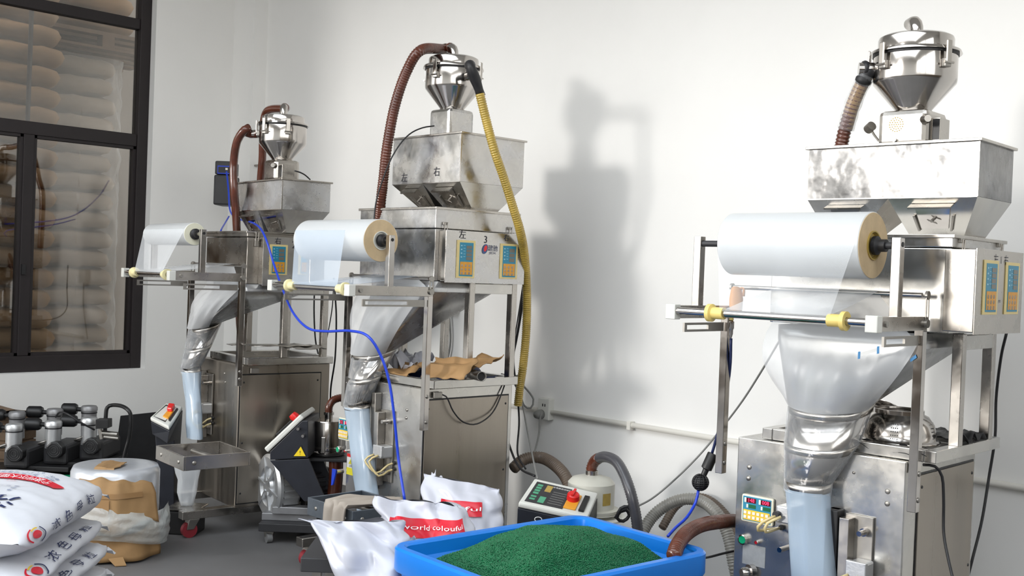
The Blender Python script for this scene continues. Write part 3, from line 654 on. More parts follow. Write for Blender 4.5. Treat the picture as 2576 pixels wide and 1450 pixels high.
p = fr.v(2303, 150, .26); c['lax'] = (p.x, .26)
c.update(lz=(72, 108, 122, 195, 278, 362), lr=101, elbow=(-.7, .7, 0), latches=(250, 335, 190), inlet=(-.8, -.55, 0), bw=.088, vent=1, switch=1, weight=1, llabel='large vacuum loader drum with round vent holes on the right hopper')
configs[3] = c
# machine 2
fr = M2; uR, uL = .03, -.66
c = dict(label='middle stainless packing machine with grey rag over its tray', W=.615, D=.575, steel=PATS, side=STEELV, panel=(.01, .545, .875), ru=.0,
         zbox=1.44, legs=[(.02, .25), (.02, .53), (-.5, .25), (-.5, .53)], zarm=1.40, vf=-.37, vb=.0, uR=uR, uL=uL, zpr=.74, zpl=.78, colm=YCOLP,
         rr=.099, rlabel='thick white plastic film roll with tan end on the middle machine', endm=ROLLE, corem=WPLAS)
c['zarm'] = fr.u(1000, 733, uR)[2]; c['vf'] = fr.u(874, 733, uR)[1]; c['vup'] = fr.u(979, 700, uR)[1]; c['zax'] = fr.u(985, 606, uR)[2]; c['ztie'] = fr.u(1078, 702, uR)[2]
c['col'] = (fr.v(730, 723, c['vf'])[0], fr.v(856, 734, c['vf'])[0]); c['uL'] = fr.v(680, 721, c['vf'])[0]
c['roll'] = (fr.v(781, 600, c['vup'])[0], fr.v(958, 607, c['vup'])[0]); c['web'] = (c['roll'][0], c['roll'][1]-.16)
c['webm'] = film('film_web_blue', .27, .15, (.62, .72, .84)); 
c['former'] = dict(top=(-.46, .02, .0, .42), rings=[ring_at(fr, 890, 998, 880, .03, .8, .25), ring_at(fr, 878, 960, 945, -.02, .8, .2), ring_at(fr, 868, 930, 1015, -.07, .8, .1), ring_at(fr, 868, 928, 1030, -.08, .8, 0)], bands=(0, 1, 2), lip=.05, wr=.009)
h0 = c['former']['rings'][-1]
zz = [0, .1, .2, .3, .38, .46, .5]; 
c['former']['hang'] = [(h0[0], h0[1], h0[2]+.01, h0[3]+.004, h0[4]+.004)]+[(h0[0]+.022*k, h0[1], h0[2]-.082*k, h0[3]+.006+.0015*k, h0[4]*(1-.05*k)) for k in range(1, 7)]
vx = .03
c['box'] = (fr.v(909, 560, vx)[0], fr.v(1095, 600, vx)[0], vx, .56, fr.v(1093, 708, vx)[2], fr.v(1095, 520, vx)[2])
ue = c['box'][1]; uc = ue+.055
c['cbox'] = (ue, uc, fr.u(1121, 650, uc)[1], fr.u(1318, 650, uc)[1], fr.u(1125, 708, uc)[2], fr.u(1125, 580, uc)[2])
c['disp'] = [disp(fr, uc, 1147, 1193, 605, 700, False), disp(fr, uc, 1256, 1300, 614, 702, True)]
cz = c['cbox']; mk = lambda px, py: fr.u(px, py, uc)
c['marks'] = [('左', mk(1163, 592)[1], mk(1163, 592)[2], .045), ('3', mk(1221, 604)[1], mk(1221, 604)[2], .05), ('右', mk(1273, 600)[1], mk(1273, 600)[2], .035)]
c.update(wsteel=PATL, lidm=PATL, facem=PATL, lid=.105, wlabel='steel weigher box marked 3 with two yellow displays', zbox=c['box'][4])
vh = .15; z1 = fr.v(1158, 333, vh)[2]; zm = fr.v(1160, 456, vh)[2]; ur = fr.v(1159, 400, vh)[0]; ul = fr.v(990, 400, vh)[0]; vh1 = fr.u(1317, 400, ur)[1]
c['hop'] = (ul, ur, vh, vh1, z1, zm, c['box'][5]); z0 = c['box'][5]
um = (ul+ur)/2-.02
c['cones'] = [(um+.05, ur-.04, vh+.12, vh1-.13, um, ur), (ul+.11, um-.02, vh+.12, vh1-.13, ul, um)]
c.update(hopm=PATL, hlabel='boxy steel feed hopper with patchy haze on the middle machine')
p = fr.v(1140, 200, .34); c['lax'] = (p.x, .34)
c.update(lz=(133, 154, 165, 215, 274, 328), lr=70, elbow=(-.95, .15, 0), latches=(285, 200, 20), inlet=(.99, -.14, 0), bw=.082, mbl=1, llabel='vacuum loader drum with brown top hose and taped side hose')
configs[2] = c
# machine 1
fr = M1; uR, uL = .03, -.60
c = dict(label='leftmost stainless packing machine with an empty steel tray in front', W=.56, D=.56, steel=STEELV, side=STEELV, panel=(.01, .50, .875), ru=.0,
         zbox=1.37, legs=[(.02, .25), (.02, .5), (-.45, .25), (-.45, .5)], uR=uR, uL=uL, zpr=.82, zpl=.85, colm=YCOLP, rr=.062, rlabel='thin white plastic film roll on the leftmost machine', endm=ROLLE1, corem=WPLAS)
c['zarm'] = fr.u(500, 696, uR)[2]; c['vf'] = fr.u(425, 694, uR)[1]; c['vup'] = fr.u(508, 660, uR)[1]; c['zax'] = fr.u(508, 589, uR)[2]; c['ztie'] = c['zarm']+.065
c['col'] = (fr.v(337, 685, c['vf'])[0], fr.v(412, 691, c['vf'])[0]); c['uL'] = fr.v(310, 683, c['vf'])[0]
c['roll'] = (fr.v(386, 586, c['vup'])[0], fr.v(490, 588, c['vup'])[0]); c['web'] = c['roll']
c['former'] = dict(top=(-.42, .02, .0, .40), rings=[ring_at(fr, 478, 560, 815, .02, .8, .3), ring_at(fr, 468, 535, 870, -.04, .8, .25), ring_at(fr, 456, 505, 925, -.10, .8, .1), ring_at(fr, 458, 505, 940, -.11, .8, 0)], bands=(0, 1, 2), lip=.04, wr=.005)
h0 = c['former']['rings'][-1]
c['former']['hang'] = [(h0[0], h0[1], h0[2]+.01, h0[3]+.004, h0[4]+.004)]+[(h0[0]+.018*k, h0[1], h0[2]-.072*k, h0[3]+.003+.001*k, h0[4]*(1-.06*k)) for k in range(1, 6)]
vx = .02
c['box'] = (-.56, fr.v(621, 650, vx)[0], vx, .5, fr.v(621, 715, vx)[2], fr.v(621, 581, vx)[2])
ue = c['box'][1]; uc = ue+.06
c['cbox'] = (ue, uc, fr.u(662, 650, uc)[1], fr.u(795, 650, uc)[1], fr.u(668, 717, uc)[2], fr.u(668, 597, uc)[2])
c['disp'] = [disp(fr, uc, 677, 722, 616, 692, True), disp(fr, uc, 750, 792, 620, 692, True)]
mk = lambda px, py: fr.u(px, py, uc)
c['marks'] = [('右', mk(699, 608)[1], mk(699, 608)[2], .04), ('2', mk(740, 617)[1], mk(740, 617)[2], .06)]
c.update(wsteel=STEEL, lidm=STEEL, facem=PATS, lid=.035, wlabel='steel weigher box marked 2 with a strip of blue tape', zbox=c['box'][4])
vh = .17; z1 = fr.v(710, 450, vh)[2]; zm = fr.v(710, 526, vh)[2]; ur = fr.v(710, 490, vh)[0]; ul = fr.v(598, 490, vh)[0]; vh1 = fr.u(830, 490, ur)[1]
c['hop'] = (ul, ur, vh, vh1, z1, zm, c['box'][5]); um = (ul+ur)/2
c['cones'] = [(um+.04, ur-.03, vh+.05, vh1-.10, um, ur), (ul+.08, um-.02, vh+.05, vh1-.10, ul, um)]
c.update(hopm=PAT, hlabel='small steel feed hopper on the leftmost machine')
p = fr.v(712, 330, .30); c['lax'] = (p.x, .30)
c.update(lz=(285, 302, 310, 357, 402, 448), lr=59, elbow=(-.9, .5, 0), latches=(290, 345, 230), inlet=(-.75, -.65, 0), bw=.078, switch=1, llabel='small vacuum loader drum on the leftmost hopper')
configs[1] = c
roots = {}
for k, fr in ((1, M1), (2, M2), (3, M3)):
    c = configs[k]; t = roots[k] = machine(fr, c)
    former(t, fr, c); film_roll(fr, c); weigher(fr, c); hopper(fr, c); loader(fr, c)

# ---- machine 3 front details
t = roots[3]; fr = M3
def kp(fr, t, x0, x1, y0, y1, digits):
    a = fr.v(x0, (y0+y1)/2, 0); b_ = fr.v(x1, (y0+y1)/2, 0); u0_, u1_ = a.x, b_.x; zc = fr.v((x0+x1)/2, y1, 0)[2]; zt_ = fr.v((x0+x1)/2, y0, 0)[2]
    w, h = u1_-u0_, zt_-zc; X = lambda f_: u0_+w*f_; Z = lambda f_: zc+h*f_
    kb = obj('keypad_panel', MB().box(u0_, u1_, -.014, 0, zc, zt_), CREAMW, t, bevel=.009)
    obj('keypad_field', MB().box(X(.06), X(.94), -.0155, -.013, Z(.07), Z(.94)), TEAL, kb, bevel=.004)
    obj('key_field', MB().box(X(.09), X(.91), -.0165, -.015, Z(.10), Z(.46)), KEYY, kb)
    q = MB()
    for i in range(6):
        for j in range(2): q.box(X(.11+.135*i), X(.11+.135*i+.085), -.019, -.0165, Z(.15+.16*j), Z(.15+.16*j+.10))
    obj('keys', q, KEY, kb, kind='stuff')
    for f0_, f1_, s in ((.13, .47, digits[0]), (.58, .92, digits[1])):
        obj('digit_window', MB().box(X(f0_+.04), X(f1_), -.0165, -.015, Z(.72), Z(.89)), REDW, kb)
        obj('red_digits', text(s, (X((f0_+f1_)/2+.02), -.0168, Z(.805)), (1, 0, 0), (0, 0, 1), h*.19), SEG, kb)
        obj('green_window', MB().box(X(f0_+.12), X(f1_), -.0165, -.015, Z(.53), Z(.66)), GLED, kb)
        obj('label_strip', MB().box(X(f0_-.02), X(f0_+.04), -.0165, -.015, Z(.72), Z(.89)), KEY, kb)
        obj('label_strip', MB().box(X(f0_+.05), X(f0_+.10), -.0165, -.015, Z(.53), Z(.66)), KEY, kb)
    return kb
def button(t, p, r_, m_, name):
    b_ = obj(name, MB().lathe([(0, .018), (r_*.72, .018), (r_*.78, .014)], p, (0, -1, 0), 24), m_, t, smooth=2)
    obj('button_ring', MB().lathe([(r_*.78, .019), (r_, .017), (r_, 0)], p, (0, -1, 0), 24), STEELP, b_, smooth=2)
kp(fr, t, 1869, 1950, 1248, 1318, ('148', '008'))
button(t, fr.v(1873, 1357, 0), .019, GREENB, 'green_button'); button(t, fr.v(1908, 1364, 0), .008, REDB, 'red_button')
kn = obj('regulator_knob', MB().lathe([(0, .05), (.014, .05), (.02, .04), (.02, .02), (.028, .02), (.028, 0)], fr.v(1895, 1440, 0), (-.5, -1, 0), 18), STEELP, t, smooth=2)
obj('paper_label', MB().box(fr.v(1868, 1400, 0)[0], fr.v(1925, 1400, 0)[0], -.0012, 0, fr.v(1895, 1424, 0)[2], fr.v(1895, 1372, 0)[2]), mat('worn_label', (.55, .56, .56), .55, .3, var=.2, vscale=30), t)
sa = fr.v(2130, 1300, 0)[0]
seal_unit(t, sa, sa+.10, .43, .73)
for px, py in ((1885, 1176), (1883, 1204), (2233, 1237), (2232, 1268)): screw(t, fr.v(px, py, 0), (0, -1, 0), .009)
for px, py in ((2148, 1190),): screw(t, fr.v(px, py, 0), (0, -1, 0), .005)
# left jaw cylinder with tubes
p = fr.v(1985, 1293, -.03)
cy = obj('air_cylinder', MB().box(p.x-.03, p.x+.03, -.07, -.002, p.z-.03, p.z+.03), ALU, t, bevel=.006)
obj('cylinder_port', MB().cyl((p.x-.02, -.072, p.z), (p.x-.02, -.09, p.z), .012), RUB, cy)
for k in (0, 1):
    a = V((p.x-.02+.02*k, -.085, p.z-.004)); e_ = fr.v(1965, 1328, 0)
    obj('air_tube', MB().tube(spline([a, a+V((-.035, -.03, -.025)), a+V((-.05+.01*k, -.03, -.055)), e_+V((-.0, -.02, 0)), e_]), .0055, 8), TUBEY, t, smooth=True)
obj('tube_fitting', MB().cyl(fr.v(1965, 1328, 0), fr.v(1965, 1328, -.014), .01, seg=10), RUB, t)
obj('jaw_cylinder', MB().cyl(fr.v(1982, 1378, -.0)+V((0, 0, 0)), fr.v(1982, 1378, 0)+V((-.0, -.06, 0)), .009), STEELP, t, smooth=2)
obj('back_sheath', MB().box(fr.v(2093, 1300, 0)[0], fr.v(2125, 1300, 0)[0], -.05, 0, .2, .74), BLACK, t, bevel=.004)
# plug socket on the side, orange clip and tapes
obj('socket_inlet', MB().box(.005, .02, .02, .07, .89, .92), STEELD, t, bevel=.003)
def pt(fr, x, y, d): return fr.f(x, y, d)
tp = M3.v(2190, 890, -.05)
cl = thing('spray_gun', 'small orange hanging air tool below the film roll at the right machine', 'air gun', M3)
p = M3.v(1852, 752, -.02)
obj('grip', MB().rings([super_ring((p.x, p.y, p.z+dz), a_, .018, (1, 0, 0), (0, 1, 0), 18, 2.4) for dz, a_ in ((.045, .008), (.038, .018), (.02, .022), (0, .026), (-.03, .025), (-.045, .022), (-.05, .012))], (True, True)), mat('orange_plastic', (.80, .36, .10), .4), cl, smooth=2)
obj('hook', MB().tube(spline([(p.x+.01, p.y, p.z+.035), (p.x+.03, p.y, p.z+.04), (p.x+.03, p.y, p.z+.01)]), .005, 8), mat('orange_plastic_2', (.75, .33, .1), .4), cl, smooth=True)
q = M3.f(1839, 830, M3.d(p)); q2 = M3.f(1838, 808, M3.d(p))
obj('metal_fitting', MB().lathe([(.006, .035), (.011, .03), (.011, .005), (.008, 0), (.008, -.015), (.004, -.03)], (q.x, q.y, q.z), seg=12), STEELP, cl, smooth=2)
obj('orange_coupling', MB().cyl((q.x, q.y, q.z+.035), (q.x, q.y, p.z-.045), .008), YCOL, cl)

# ---- machine 2 front details
t = roots[2]; fr = M2
kp(fr, t, 856, 884, 1052, 1108, ('12', '00'))
button(t, fr.v(856, 1131, 0), .018, GREENB, 'green_button'); button(t, fr.v(874, 1135, 0), .008, REDB, 'red_button')
def warn(t, fr, x0, x1, y0, y1):
    a = fr.v(x0, (y0+y1)/2, 0).x; b_ = fr.v(x1, (y0+y1)/2, 0).x; z0_ = fr.v((x0+x1)/2, y1, 0).z; z1_ = fr.v((x0+x1)/2, y0, 0).z; h = z1_-z0_; w = b_-a
    s = obj('warning_sticker', MB().box(a, b_, -.0012, 0, z0_, z1_), LBLW, t)
    obj('sticker_top', MB().box(a, b_, -.002, -.001, z0_+h*.85, z1_), RKNOB, s); obj('sticker_bottom', MB().box(a, b_, -.002, -.001, z0_, z0_+h*.34), LBLY, s)
    obj('warning_triangle', MB().slab([(a+w*.2, -.002, z0_+h*.52), (a+w*.8, -.002, z0_+h*.52), (a+w*.5, -.002, z0_+h*.78)], (0, .001, 0)), LBLY, s)
    obj('lettering', text('注意', (a+w/2, -.0024, z0_+h*.43), (1, 0, 0), (0, 0, 1), h*.12, text('!', (a+w/2, -.0024, z0_+h*.62), (1, 0, 0), (0, 0, 1), h*.2)), INKK, s)
warn(t, fr, 873, 893, 1143, 1196)
p = fr.v(862, 1186, 0)
ob = obj('valve_body', MB().cyl(p, p+V((0, -.04, 0)), .012), STEELP, t, smooth=2)
obj('valve_lever', MB().slab([p+V((-.03, -.045, .012)), p+V((.005, -.045, .012)), p+V((-.0, -.045, -.01)), p+V((-.02, -.045, -.07)), p+V((-.035, -.045, -.075))], (0, .008, 0)), BLUEH, ob)
sa = fr.v(962, 1090, 0)[0]; seal_unit(t, sa, sa+.10, .45, .80)
for px, py in ((865, 1002), (865, 1022), (1024, 1032), (1022, 1052)): screw(t, fr.v(px, py, 0), (0, -1, 0), .008)
obj('back_sheath', MB().box(fr.v(948, 1090, 0)[0], fr.v(958, 1090, 0)[0], -.04, 0, .4, .88), STEELD, t, bevel=.004)
obj('socket_inlet', MB().box(.005, .02, .05, .10, .885, .915), STEELD, t, bevel=.003)
def tray(t, u0_, u1_, v0_, v1_, z0_, z1_, m_):
    w = .008; b_ = MB()
    b_.box(u0_, u1_, v0_, v0_+w, z0_, z1_); b_.box(u0_, u1_, v1_-w, v1_, z0_, z1_); b_.box(u0_, u0_+w, v0_+w, v1_-w, z0_, z1_); b_.box(u1_-w, u1_, v0_+w, v1_-w, z0_, z1_)
    tr_ = obj('tray', b_, m_, t, bevel=.002)
    obj('cross_roller', MB().cyl((u0_+.05, (v0_+v1_)/2, z1_-.03), (u1_-.05, (v0_+v1_)/2+.02, z1_-.03), .012), STEELD, tr_)
    for x, y in ((u0_+.07, v0_), (u1_-.06, v0_)): screw(tr_, (x, y, (z0_+z1_)/2), (0, -1, 0), .01)
    screw(tr_, (u1_, v0_+.05, (z0_+z1_)/2), (1, 0, 0), .01)
a = fr.z(768, 1252, .44); b_ = fr.z(894, 1287, .44)
BLUST = mat('bluish_dark_steel', (.24, .28, .33), .35, .9, var=.3, vscale=12)
tray(t, a.x, b_.x, (a.y+b_.y)/2, (a.y+b_.y)/2+.30, .36, .44, BLUST)
TR2 = (a.x, b_.x, (a.y+b_.y)/2)
# logo
L = thing
xf = configs[2]['cbox'][1]+.0035
mk = lambda px, py: fr.u(px, py, configs[2]['cbox'][1])
wg = [o for o in bpy.data.objects if o.name.startswith('control_box')]
cb2 = wg[1]
p = mk(1219, 627)
lg = obj('logo_oval', MB().slab([V((xf, p.y, p.z))+V((0, math.cos(x)*.018+math.sin(x)*.006, math.sin(x)*.024)) for x in [2*math.pi*k/24 for k in range(24)]], (.0006, 0, 0)), INKB, cb2)
obj('logo_centre', MB().slab([V((xf+.0008, p.y+.002, p.z+.003))+V((0, math.cos(x)*.010+math.sin(x)*.004, math.sin(x)*.015)) for x in [2*math.pi*k/20 for k in range(20)]], (.0004, 0, 0)), RKNOB, lg)
obj('logo_lettering', text('建驰', (xf+.001, p.y+.052, p.z+.004), (0, 1, 0), (0, 0, 1), .032, text('JIECHI', (xf+.001, p.y+.05, p.z-.018), (0, 1, 0), (0, 0, 1), .016)), INKN, lg)
# hopper handwriting
hp = [o for o in bpy.data.objects if o.name.startswith('bin') and not o.name.startswith('bin_')][1]
u0_, u1_, v0_, v1_, z1_, zm_, z0_ = configs[2]['hop']
q = text('左', (u0_+.10, v0_-.004, zm_+.03), (1, 0, 0), (0, 0, 1), .05); text('右', (u0_+.36, v0_-.004, zm_+.05), (1, 0, 0), (0, 0, 1), .05, q)
obj('handwriting', q, INKK, hp)

# ---- machine 1 front details
t = roots[1]; fr = M1
sa = fr.v(522, 1000, 0)[0]; seal_unit(t, sa, sa+.09, .50, .85)
a = fr.z(380, 1122, .62); b_ = fr.z(462, 1150, .62); c1_ = fr.z(562, 1136, .62)
tray(t, a.x, b_.x, b_.y, b_.y+.32, .555, .62, STEEL)
for px, py in ((565, 940), (567, 962)): screw(t, fr.v(px, py, 0), (0, -1, 0), .007)
obj('socket_inlet', MB().box(.005, .02, .06, .11, .885, .915), STEELD, t, bevel=.003)
bx = configs[1]['box']; hs = [o for o in bpy.data.objects if o.name.startswith('housing')][0]
obj('blue_tape_strip', MB().box(fr.v(520, 588, bx[2])[0], fr.v(592, 588, bx[2])[0], bx[2]-.001, bx[2], fr.v(555, 593, bx[2])[2], fr.v(555, 585, bx[2])[2]), TAPEB, hs)
# small scale with plastic bag on the tray's foot
p = fr.z(470, 1262, .17)
sc_ = thing('small_scale', 'small black bench scale under the tray of the leftmost machine', 'scale', loc=fr.w((p.x, p.y, 0)), ang=R(40))
obj('body', MB().box(-.08, .08, -.08, .08, 0, .13), BLACK, sc_, bevel=.01); obj('plate', MB().box(-.09, .09, -.09, .09, .135, .145), STEEL, sc_, bevel=.003)
pb = thing('plastic_bag', 'clear plastic bag hanging under the tray of the leftmost machine', 'bag', loc=fr.w((p.x, p.y, 0)), ang=R(40))
rs = []
for k in range(9):
    z_ = .15+.035*k; rs.append([V((math.cos(x)*(.035+.05*k/8)+.012*noise.noise(V((x*2, z_*12, 1))), math.sin(x)*(.035+.04*k/8)+.012*noise.noise(V((x*2, z_*12, 5))), z_)) for x in [2*math.pi*i/24 for i in range(24)]])
obj('bag_film', MB().rings(rs, (True, False)), FILM, pb, smooth=True)
# ------------------------------------------------------------------ sacks behind the window
def pillow(L, Wd, H, seed=0, nu=26, nv=28, wr=.012, tp=.6, flat=.62, ye=.55):
    """filled sack lying flat: long axis x, soft box cross-section, flattened seamed ends"""
    mb = MB()
    def fn(a, b):
        s = -1+2*a; th = 2*math.pi*b
        x = L/2*s; e = 1-abs(s)**7; e2 = max(0, 1-abs(s)**14)
        co, si = math.cos(th), math.sin(th)
        y = Wd/2*math.copysign(abs(co)**ye, co)*(.90+.10*e)
        z = H/2*math.copysign(abs(si)**flat, si)*(e**tp*.93+.07*e2+.01)
        z *= 1-.10*(y/(Wd/2))**2+.08*(1-s*s)
        n1 = noise.noise(V((x*5, math.copysign(abs(co), co)*2, si*2+seed*7)))
        n2 = noise.noise(V((x*16+seed, co*5, si*5)))
        return V((x+.004*n2, y+wr*.6*n1, z+wr*(n1+.5*n2)*(.3+.7*e)+H/2))
    return mb.grid(fn, nu, nv)
store = []
yA0 = WF.u(150, 500, XL-.95)[1]; yB1 = WF.u(292, 500, XL-1.15)[1]
def sack_proto(name, m_, L, Wd, H, seed):
    o = obj(name, pillow(L, Wd, H, seed, 22, 26, .022, .16, .34), m_, None, smooth=True)
    return o
sk = [sack_proto('paper_sack', KSACK, .66, .95, .158, 1), sack_proto('paper_sack', KSACK2, .66, .95, .158, 4)]
for s_ in sk: s_.location = (-99, 0, 0)
first = [True, True]; SKH = .155

def put_sack(k, x, y, z, lab, grp, rz):
    global first
    if first[k]: o = sk[k]; first[k] = False
    else: o = sk[k].copy(); C.objects.link(o)
    o.location = (x, y, z); o.rotation_euler = (0, R(random.uniform(-1, 1)), R(90+rz)); prop(o, lab, 'sack', grp)
ptop = WF.u(290, 135, XL-1.15)[2]
ORD = ['first', 'second', 'third', 'fourth', 'fifth', 'sixth', 'seventh', 'eighth', 'ninth', 'tenth', 'eleventh', 'twelfth', 'thirteenth', 'fourteenth']
zmid = (WF.u(150, 340, XL-1.2)[2])
def slab_lab(kind, z, where):
    if z < zS-.05: return '%s below sill level in the %s' % (kind, where)
    if z+.08 < zmid: return '%s %s below the middle window rail, %s' % (kind, ORD[min(13, int((zmid-z-.08)/SKH))], where)
    return '%s %s above the middle window rail, %s' % (kind, ORD[min(13, int((z+.08-zmid)/SKH))], where)
for i in range(23):                                                   # left stack
    z = .14+i*SKH
    if z > 3.75: break
    put_sack(0, XL-.95-.48+random.uniform(-.015, .015), yA0-.33+random.uniform(-.02, .02), z, slab_lab('brown paper sack', z, 'left stack behind glass'), 'sacks in the left stack behind the window', random.uniform(-2, 2))
for i in range(23):
    z = .14+i*SKH
    if z > 3.75: break
    put_sack(0, XL-.90-.48+random.uniform(-.015, .015), yA0-.98+random.uniform(-.02, .02), z, slab_lab('brown paper sack', z, 'stack at the photo edge behind glass'), 'sacks in the stack at the left frame edge behind the window', random.uniform(-2, 2))
for i in range(20):                                                   # right stack under a pallet
    z = .14+i*SKH
    if z+SKH > ptop: break
    put_sack(1, XL-1.15-.48+random.uniform(-.015, .015), yB1-.34+random.uniform(-.02, .02), z, slab_lab('grey wrapped sack', z, 'right stack behind glass'), 'wrapped sacks in the right stack behind the window', random.uniform(-2, 2))
for i in range(4):
    put_sack(0, XL-1.15-.48, yB1-.2+random.uniform(-.02, .02), ptop+.16+i*SKH, 'brown paper sack %s on the high pallet behind the upper pane' % ORD[i], 'sacks on the upper pallet behind the window', 0)
pal = thing('wooden_pallet', 'wooden pallet on top of the wrapped sacks behind the window', 'pallet', loc=(XL-1.55, yB1-.15, ptop+.0))
for z0, z1 in ((.11, .14), (0, .02)):
    for x_ in (-.45, -.22, 0, .22, .45): obj('plank', MB().box(x_-.05, x_+.05, -.55, .55, z0, z1), WOOD, pal)
for x_ in (-.45, 0, .45):
    for y_ in (-.5, 0, .5): obj('block', MB().box(x_-.05, x_+.05, y_-.05, y_+.05, .02, .11), WOOD, pal)
for yy, xx in ((yA0-.65, XL-1.45), (yB1-.34, XL-1.6)):
    pal2 = thing('wooden_pallet', 'wooden floor pallet under the %s sack stack behind the window' % ('right' if yy > yA0 else 'left'), 'pallet', loc=(xx, yy, 0))
    for x_ in (-.4, -.2, 0, .2, .4): obj('plank', MB().box(x_-.05, x_+.05, -.6 if yy < yA0 else -.32, .6 if yy < yA0 else .32, .11, .135), WOOD, pal2)
    for x_ in (-.4, 0, .4): obj('runner', MB().box(x_-.05, x_+.05, -.6 if yy < yA0 else -.32, .6 if yy < yA0 else .32, 0, .11), WOOD, pal2)
wp = thing('stretch_wrapping', 'clear stretch wrap round the right sack stack behind the window', 'wrap', loc=(XL-1.63, yB1-.34, .14))
obj('wrap_film', MB().grid(lambda a, b: (lambda th, z: V((math.copysign(abs(math.cos(th))**.25, math.cos(th))*.54+.02*noise.noise(V((th*3, z*9, 0))), math.copysign(abs(math.sin(th))**.25, math.sin(th))*.38+.02*noise.noise(V((th*3, z*9, 4))), z)))(2*math.pi*a, (ptop-.2)*b), 72, 90), WRAP, wp, smooth=True)
strap = obj('strap', MB().tube([(XL-.945, yA0-.26, .14), (XL-.93, yA0-.27, 2), (XL-.93, yA0-.26, 3.75)], .018, 6), BLACK, None, 'dark strap running up the left sack stack behind the glass', 'strap')

# ------------------------------------------------------------------ hoses and cables
def wpts(l): return [F(*q) for q in l]
d = lambda k, u_, v_, z_: (M1, M2, M3)[k-1].d((u_, v_, z_))
c1, c2_, c3 = configs[1], configs[2], configs[3]
def hz_(name, start, sdir, pts, r_, m_, lab, pitch=.012, grp=None, cat='hose', depth=.05):
    P = [V(start)-V(sdir)*.03, V(start)+V(sdir)*.03]+wpts(pts)
    return hose(name, P, r_, m_, lab, cat, pitch, depth=depth)
hz_('suction_hose', c1['inlet_end'], c1['inlet_dir'], [(622, 322, 6.32), (598, 352, 6.35), (588, 410, 6.4), (589, 480, 6.4), (595, 560, 6.45), (600, 700, 6.6), (607, 850, 6.7), (640, 1000, 6.7), (700, 1060, 6.7)], .024, BRHOSE, 'smooth brown hose arching left from the leftmost loader', 0)
hz_('suction_hose', c1['elbow_end'], c1['elbow_dir'], [(672, 280, 6.6), (662, 330, 6.7), (660, 400, 6.75), (655, 470, 6.8), (650, 640, 6.8)], .024, BRHOSE, 'dark brown hose behind the leftmost loader', 0)
h = hz_('suction_hose', c2_['elbow_end'], c2_['elbow_dir'], [(1060, 126, 5.4), (1024, 178, 5.42), (994, 265, 5.42), (974, 370, 5.42), (965, 450, 5.45), (957, 520, 5.5), (950, 640, 5.6), (945, 800, 5.7), (940, 930, 5.75)], .026, BRHOSE, 'ribbed brown hose arching left from the middle loader lid', .013)
obj('hose_clamp', MB().lathe([(.0275, -.012), (.03, -.012), (.03, .012), (.0275, .012)], V(c2_['elbow_end'])+V(c2_['elbow_dir'])*.03-h.location, c2_['elbow_dir'], 24), STEEL, h)
ie = c2_['inlet_end']; di = M2.d((0, .1, 2))
h = hose('suction_hose', wpts([(1207, 236, di-.02), (1225, 310, di), (1244, 380, di+.0), (1268, 450, di+.05), (1290, 520, di+.1), (1308, 580, di+.15), (1319, 640, di+.25), (1325, 730, di+.35), (1324, 830, di+.42), (1316, 920, di+.46), (1308, 975, di+.48), (1303, 1020, di+.5)]), .0215, YEHOSE, 'long ribbed yellow hose down the right of the middle machine', 'hose', .011)
obj('tape_sleeve', MB().tube([p-h.location for p in spline([ie-V(c2_['inlet_dir'])*.01, *wpts([(1182, 163, di-.05), (1190, 185, di-.04), (1200, 212, di-.02), (1210, 242, di)])])], [.024+.003*math.sin(i*1.3) for i in range(len(spline([ie-V(c2_['inlet_dir'])*.01, *wpts([(1182, 163, di-.05), (1190, 185, di-.04), (1200, 212, di-.02), (1210, 242, di)])])))], 14), RUB, h, smooth=True)
ie3 = c3['inlet_end']; di3 = (ie3-EYE).dot(fw)
h = hose('suction_hose', wpts([(2180, 190, di3), (2163, 222, di3+.02), (2146, 262, di3+.04), (2130, 310, di3+.06), (2120, 350, di3+.08), (2112, 400, di3+.1), (2105, 520, di3+.14), (2100, 700, di3+.2)]), .0235, BRHOSE, 'hose wrapped in clear film left of the right loader', 'hose', .014)
tt = spline(wpts([(2181, 188, di3), (2163, 222, di3+.02), (2146, 262, di3+.04), (2133, 305, di3+.06), (2127, 326, di3+.07)]))
obj('tan_section', MB().tube([p-h.location for p in tt], .0243, 16), TANHOSE, h, smooth=True)
obj('clear_wrapping', MB().tube([p-h.location for p in tt], [.030+.005*noise.noise(V((i*.9, 0, 0))) for i in range(len(tt))], 16, caps=False), SLEEVE, h, smooth=True)
tt = spline([ie3-V(c3['inlet_dir'])*.012, *wpts([(2186, 176, di3), (2176, 194, di3), (2168, 212, di3+.01)])], .008)
obj('tape_sleeve', MB().tube([p-h.location for p in tt], [.027+.004*math.sin(i*1.9) for i in range(len(tt))], 14), RUB, h, smooth=True)
hose('suction_hose', wpts([(1695, 1400, 3.55), (1705, 1372, 3.62), (1728, 1342, 3.75), (1765, 1322, 3.9), (1810, 1314, 4.05), (1860, 1312, 4.25), (1930, 1330, 4.5)]), .0245, BRHOSE, 'ribbed brown hose running from the blue tub to the right machine', 'hose', .013)
hose('suction_hose', wpts([(1598, 1420, 5.0), (1615, 1345, 5.1), (1650, 1292, 5.15), (1705, 1260, 5.15), (1760, 1260, 5.1), (1805, 1295, 5.0), (1832, 1350, 4.95), (1846, 1420, 4.9), (1855, 1460, 4.9)]), .027, GRHOSE, 'grey ribbed hose looping on the floor behind the blue tub', 'hose', .012, depth=.07)
hose('suction_hose', wpts([(1665, 1330, 5.3), (1700, 1275, 5.35), (1745, 1252, 5.35), (1790, 1262, 5.3), (1835, 1310, 5.2), (1852, 1370, 5.1)]), .02, OLHOSE, 'thinner tan hose behind the grey looping floor hose', 'hose', .012)
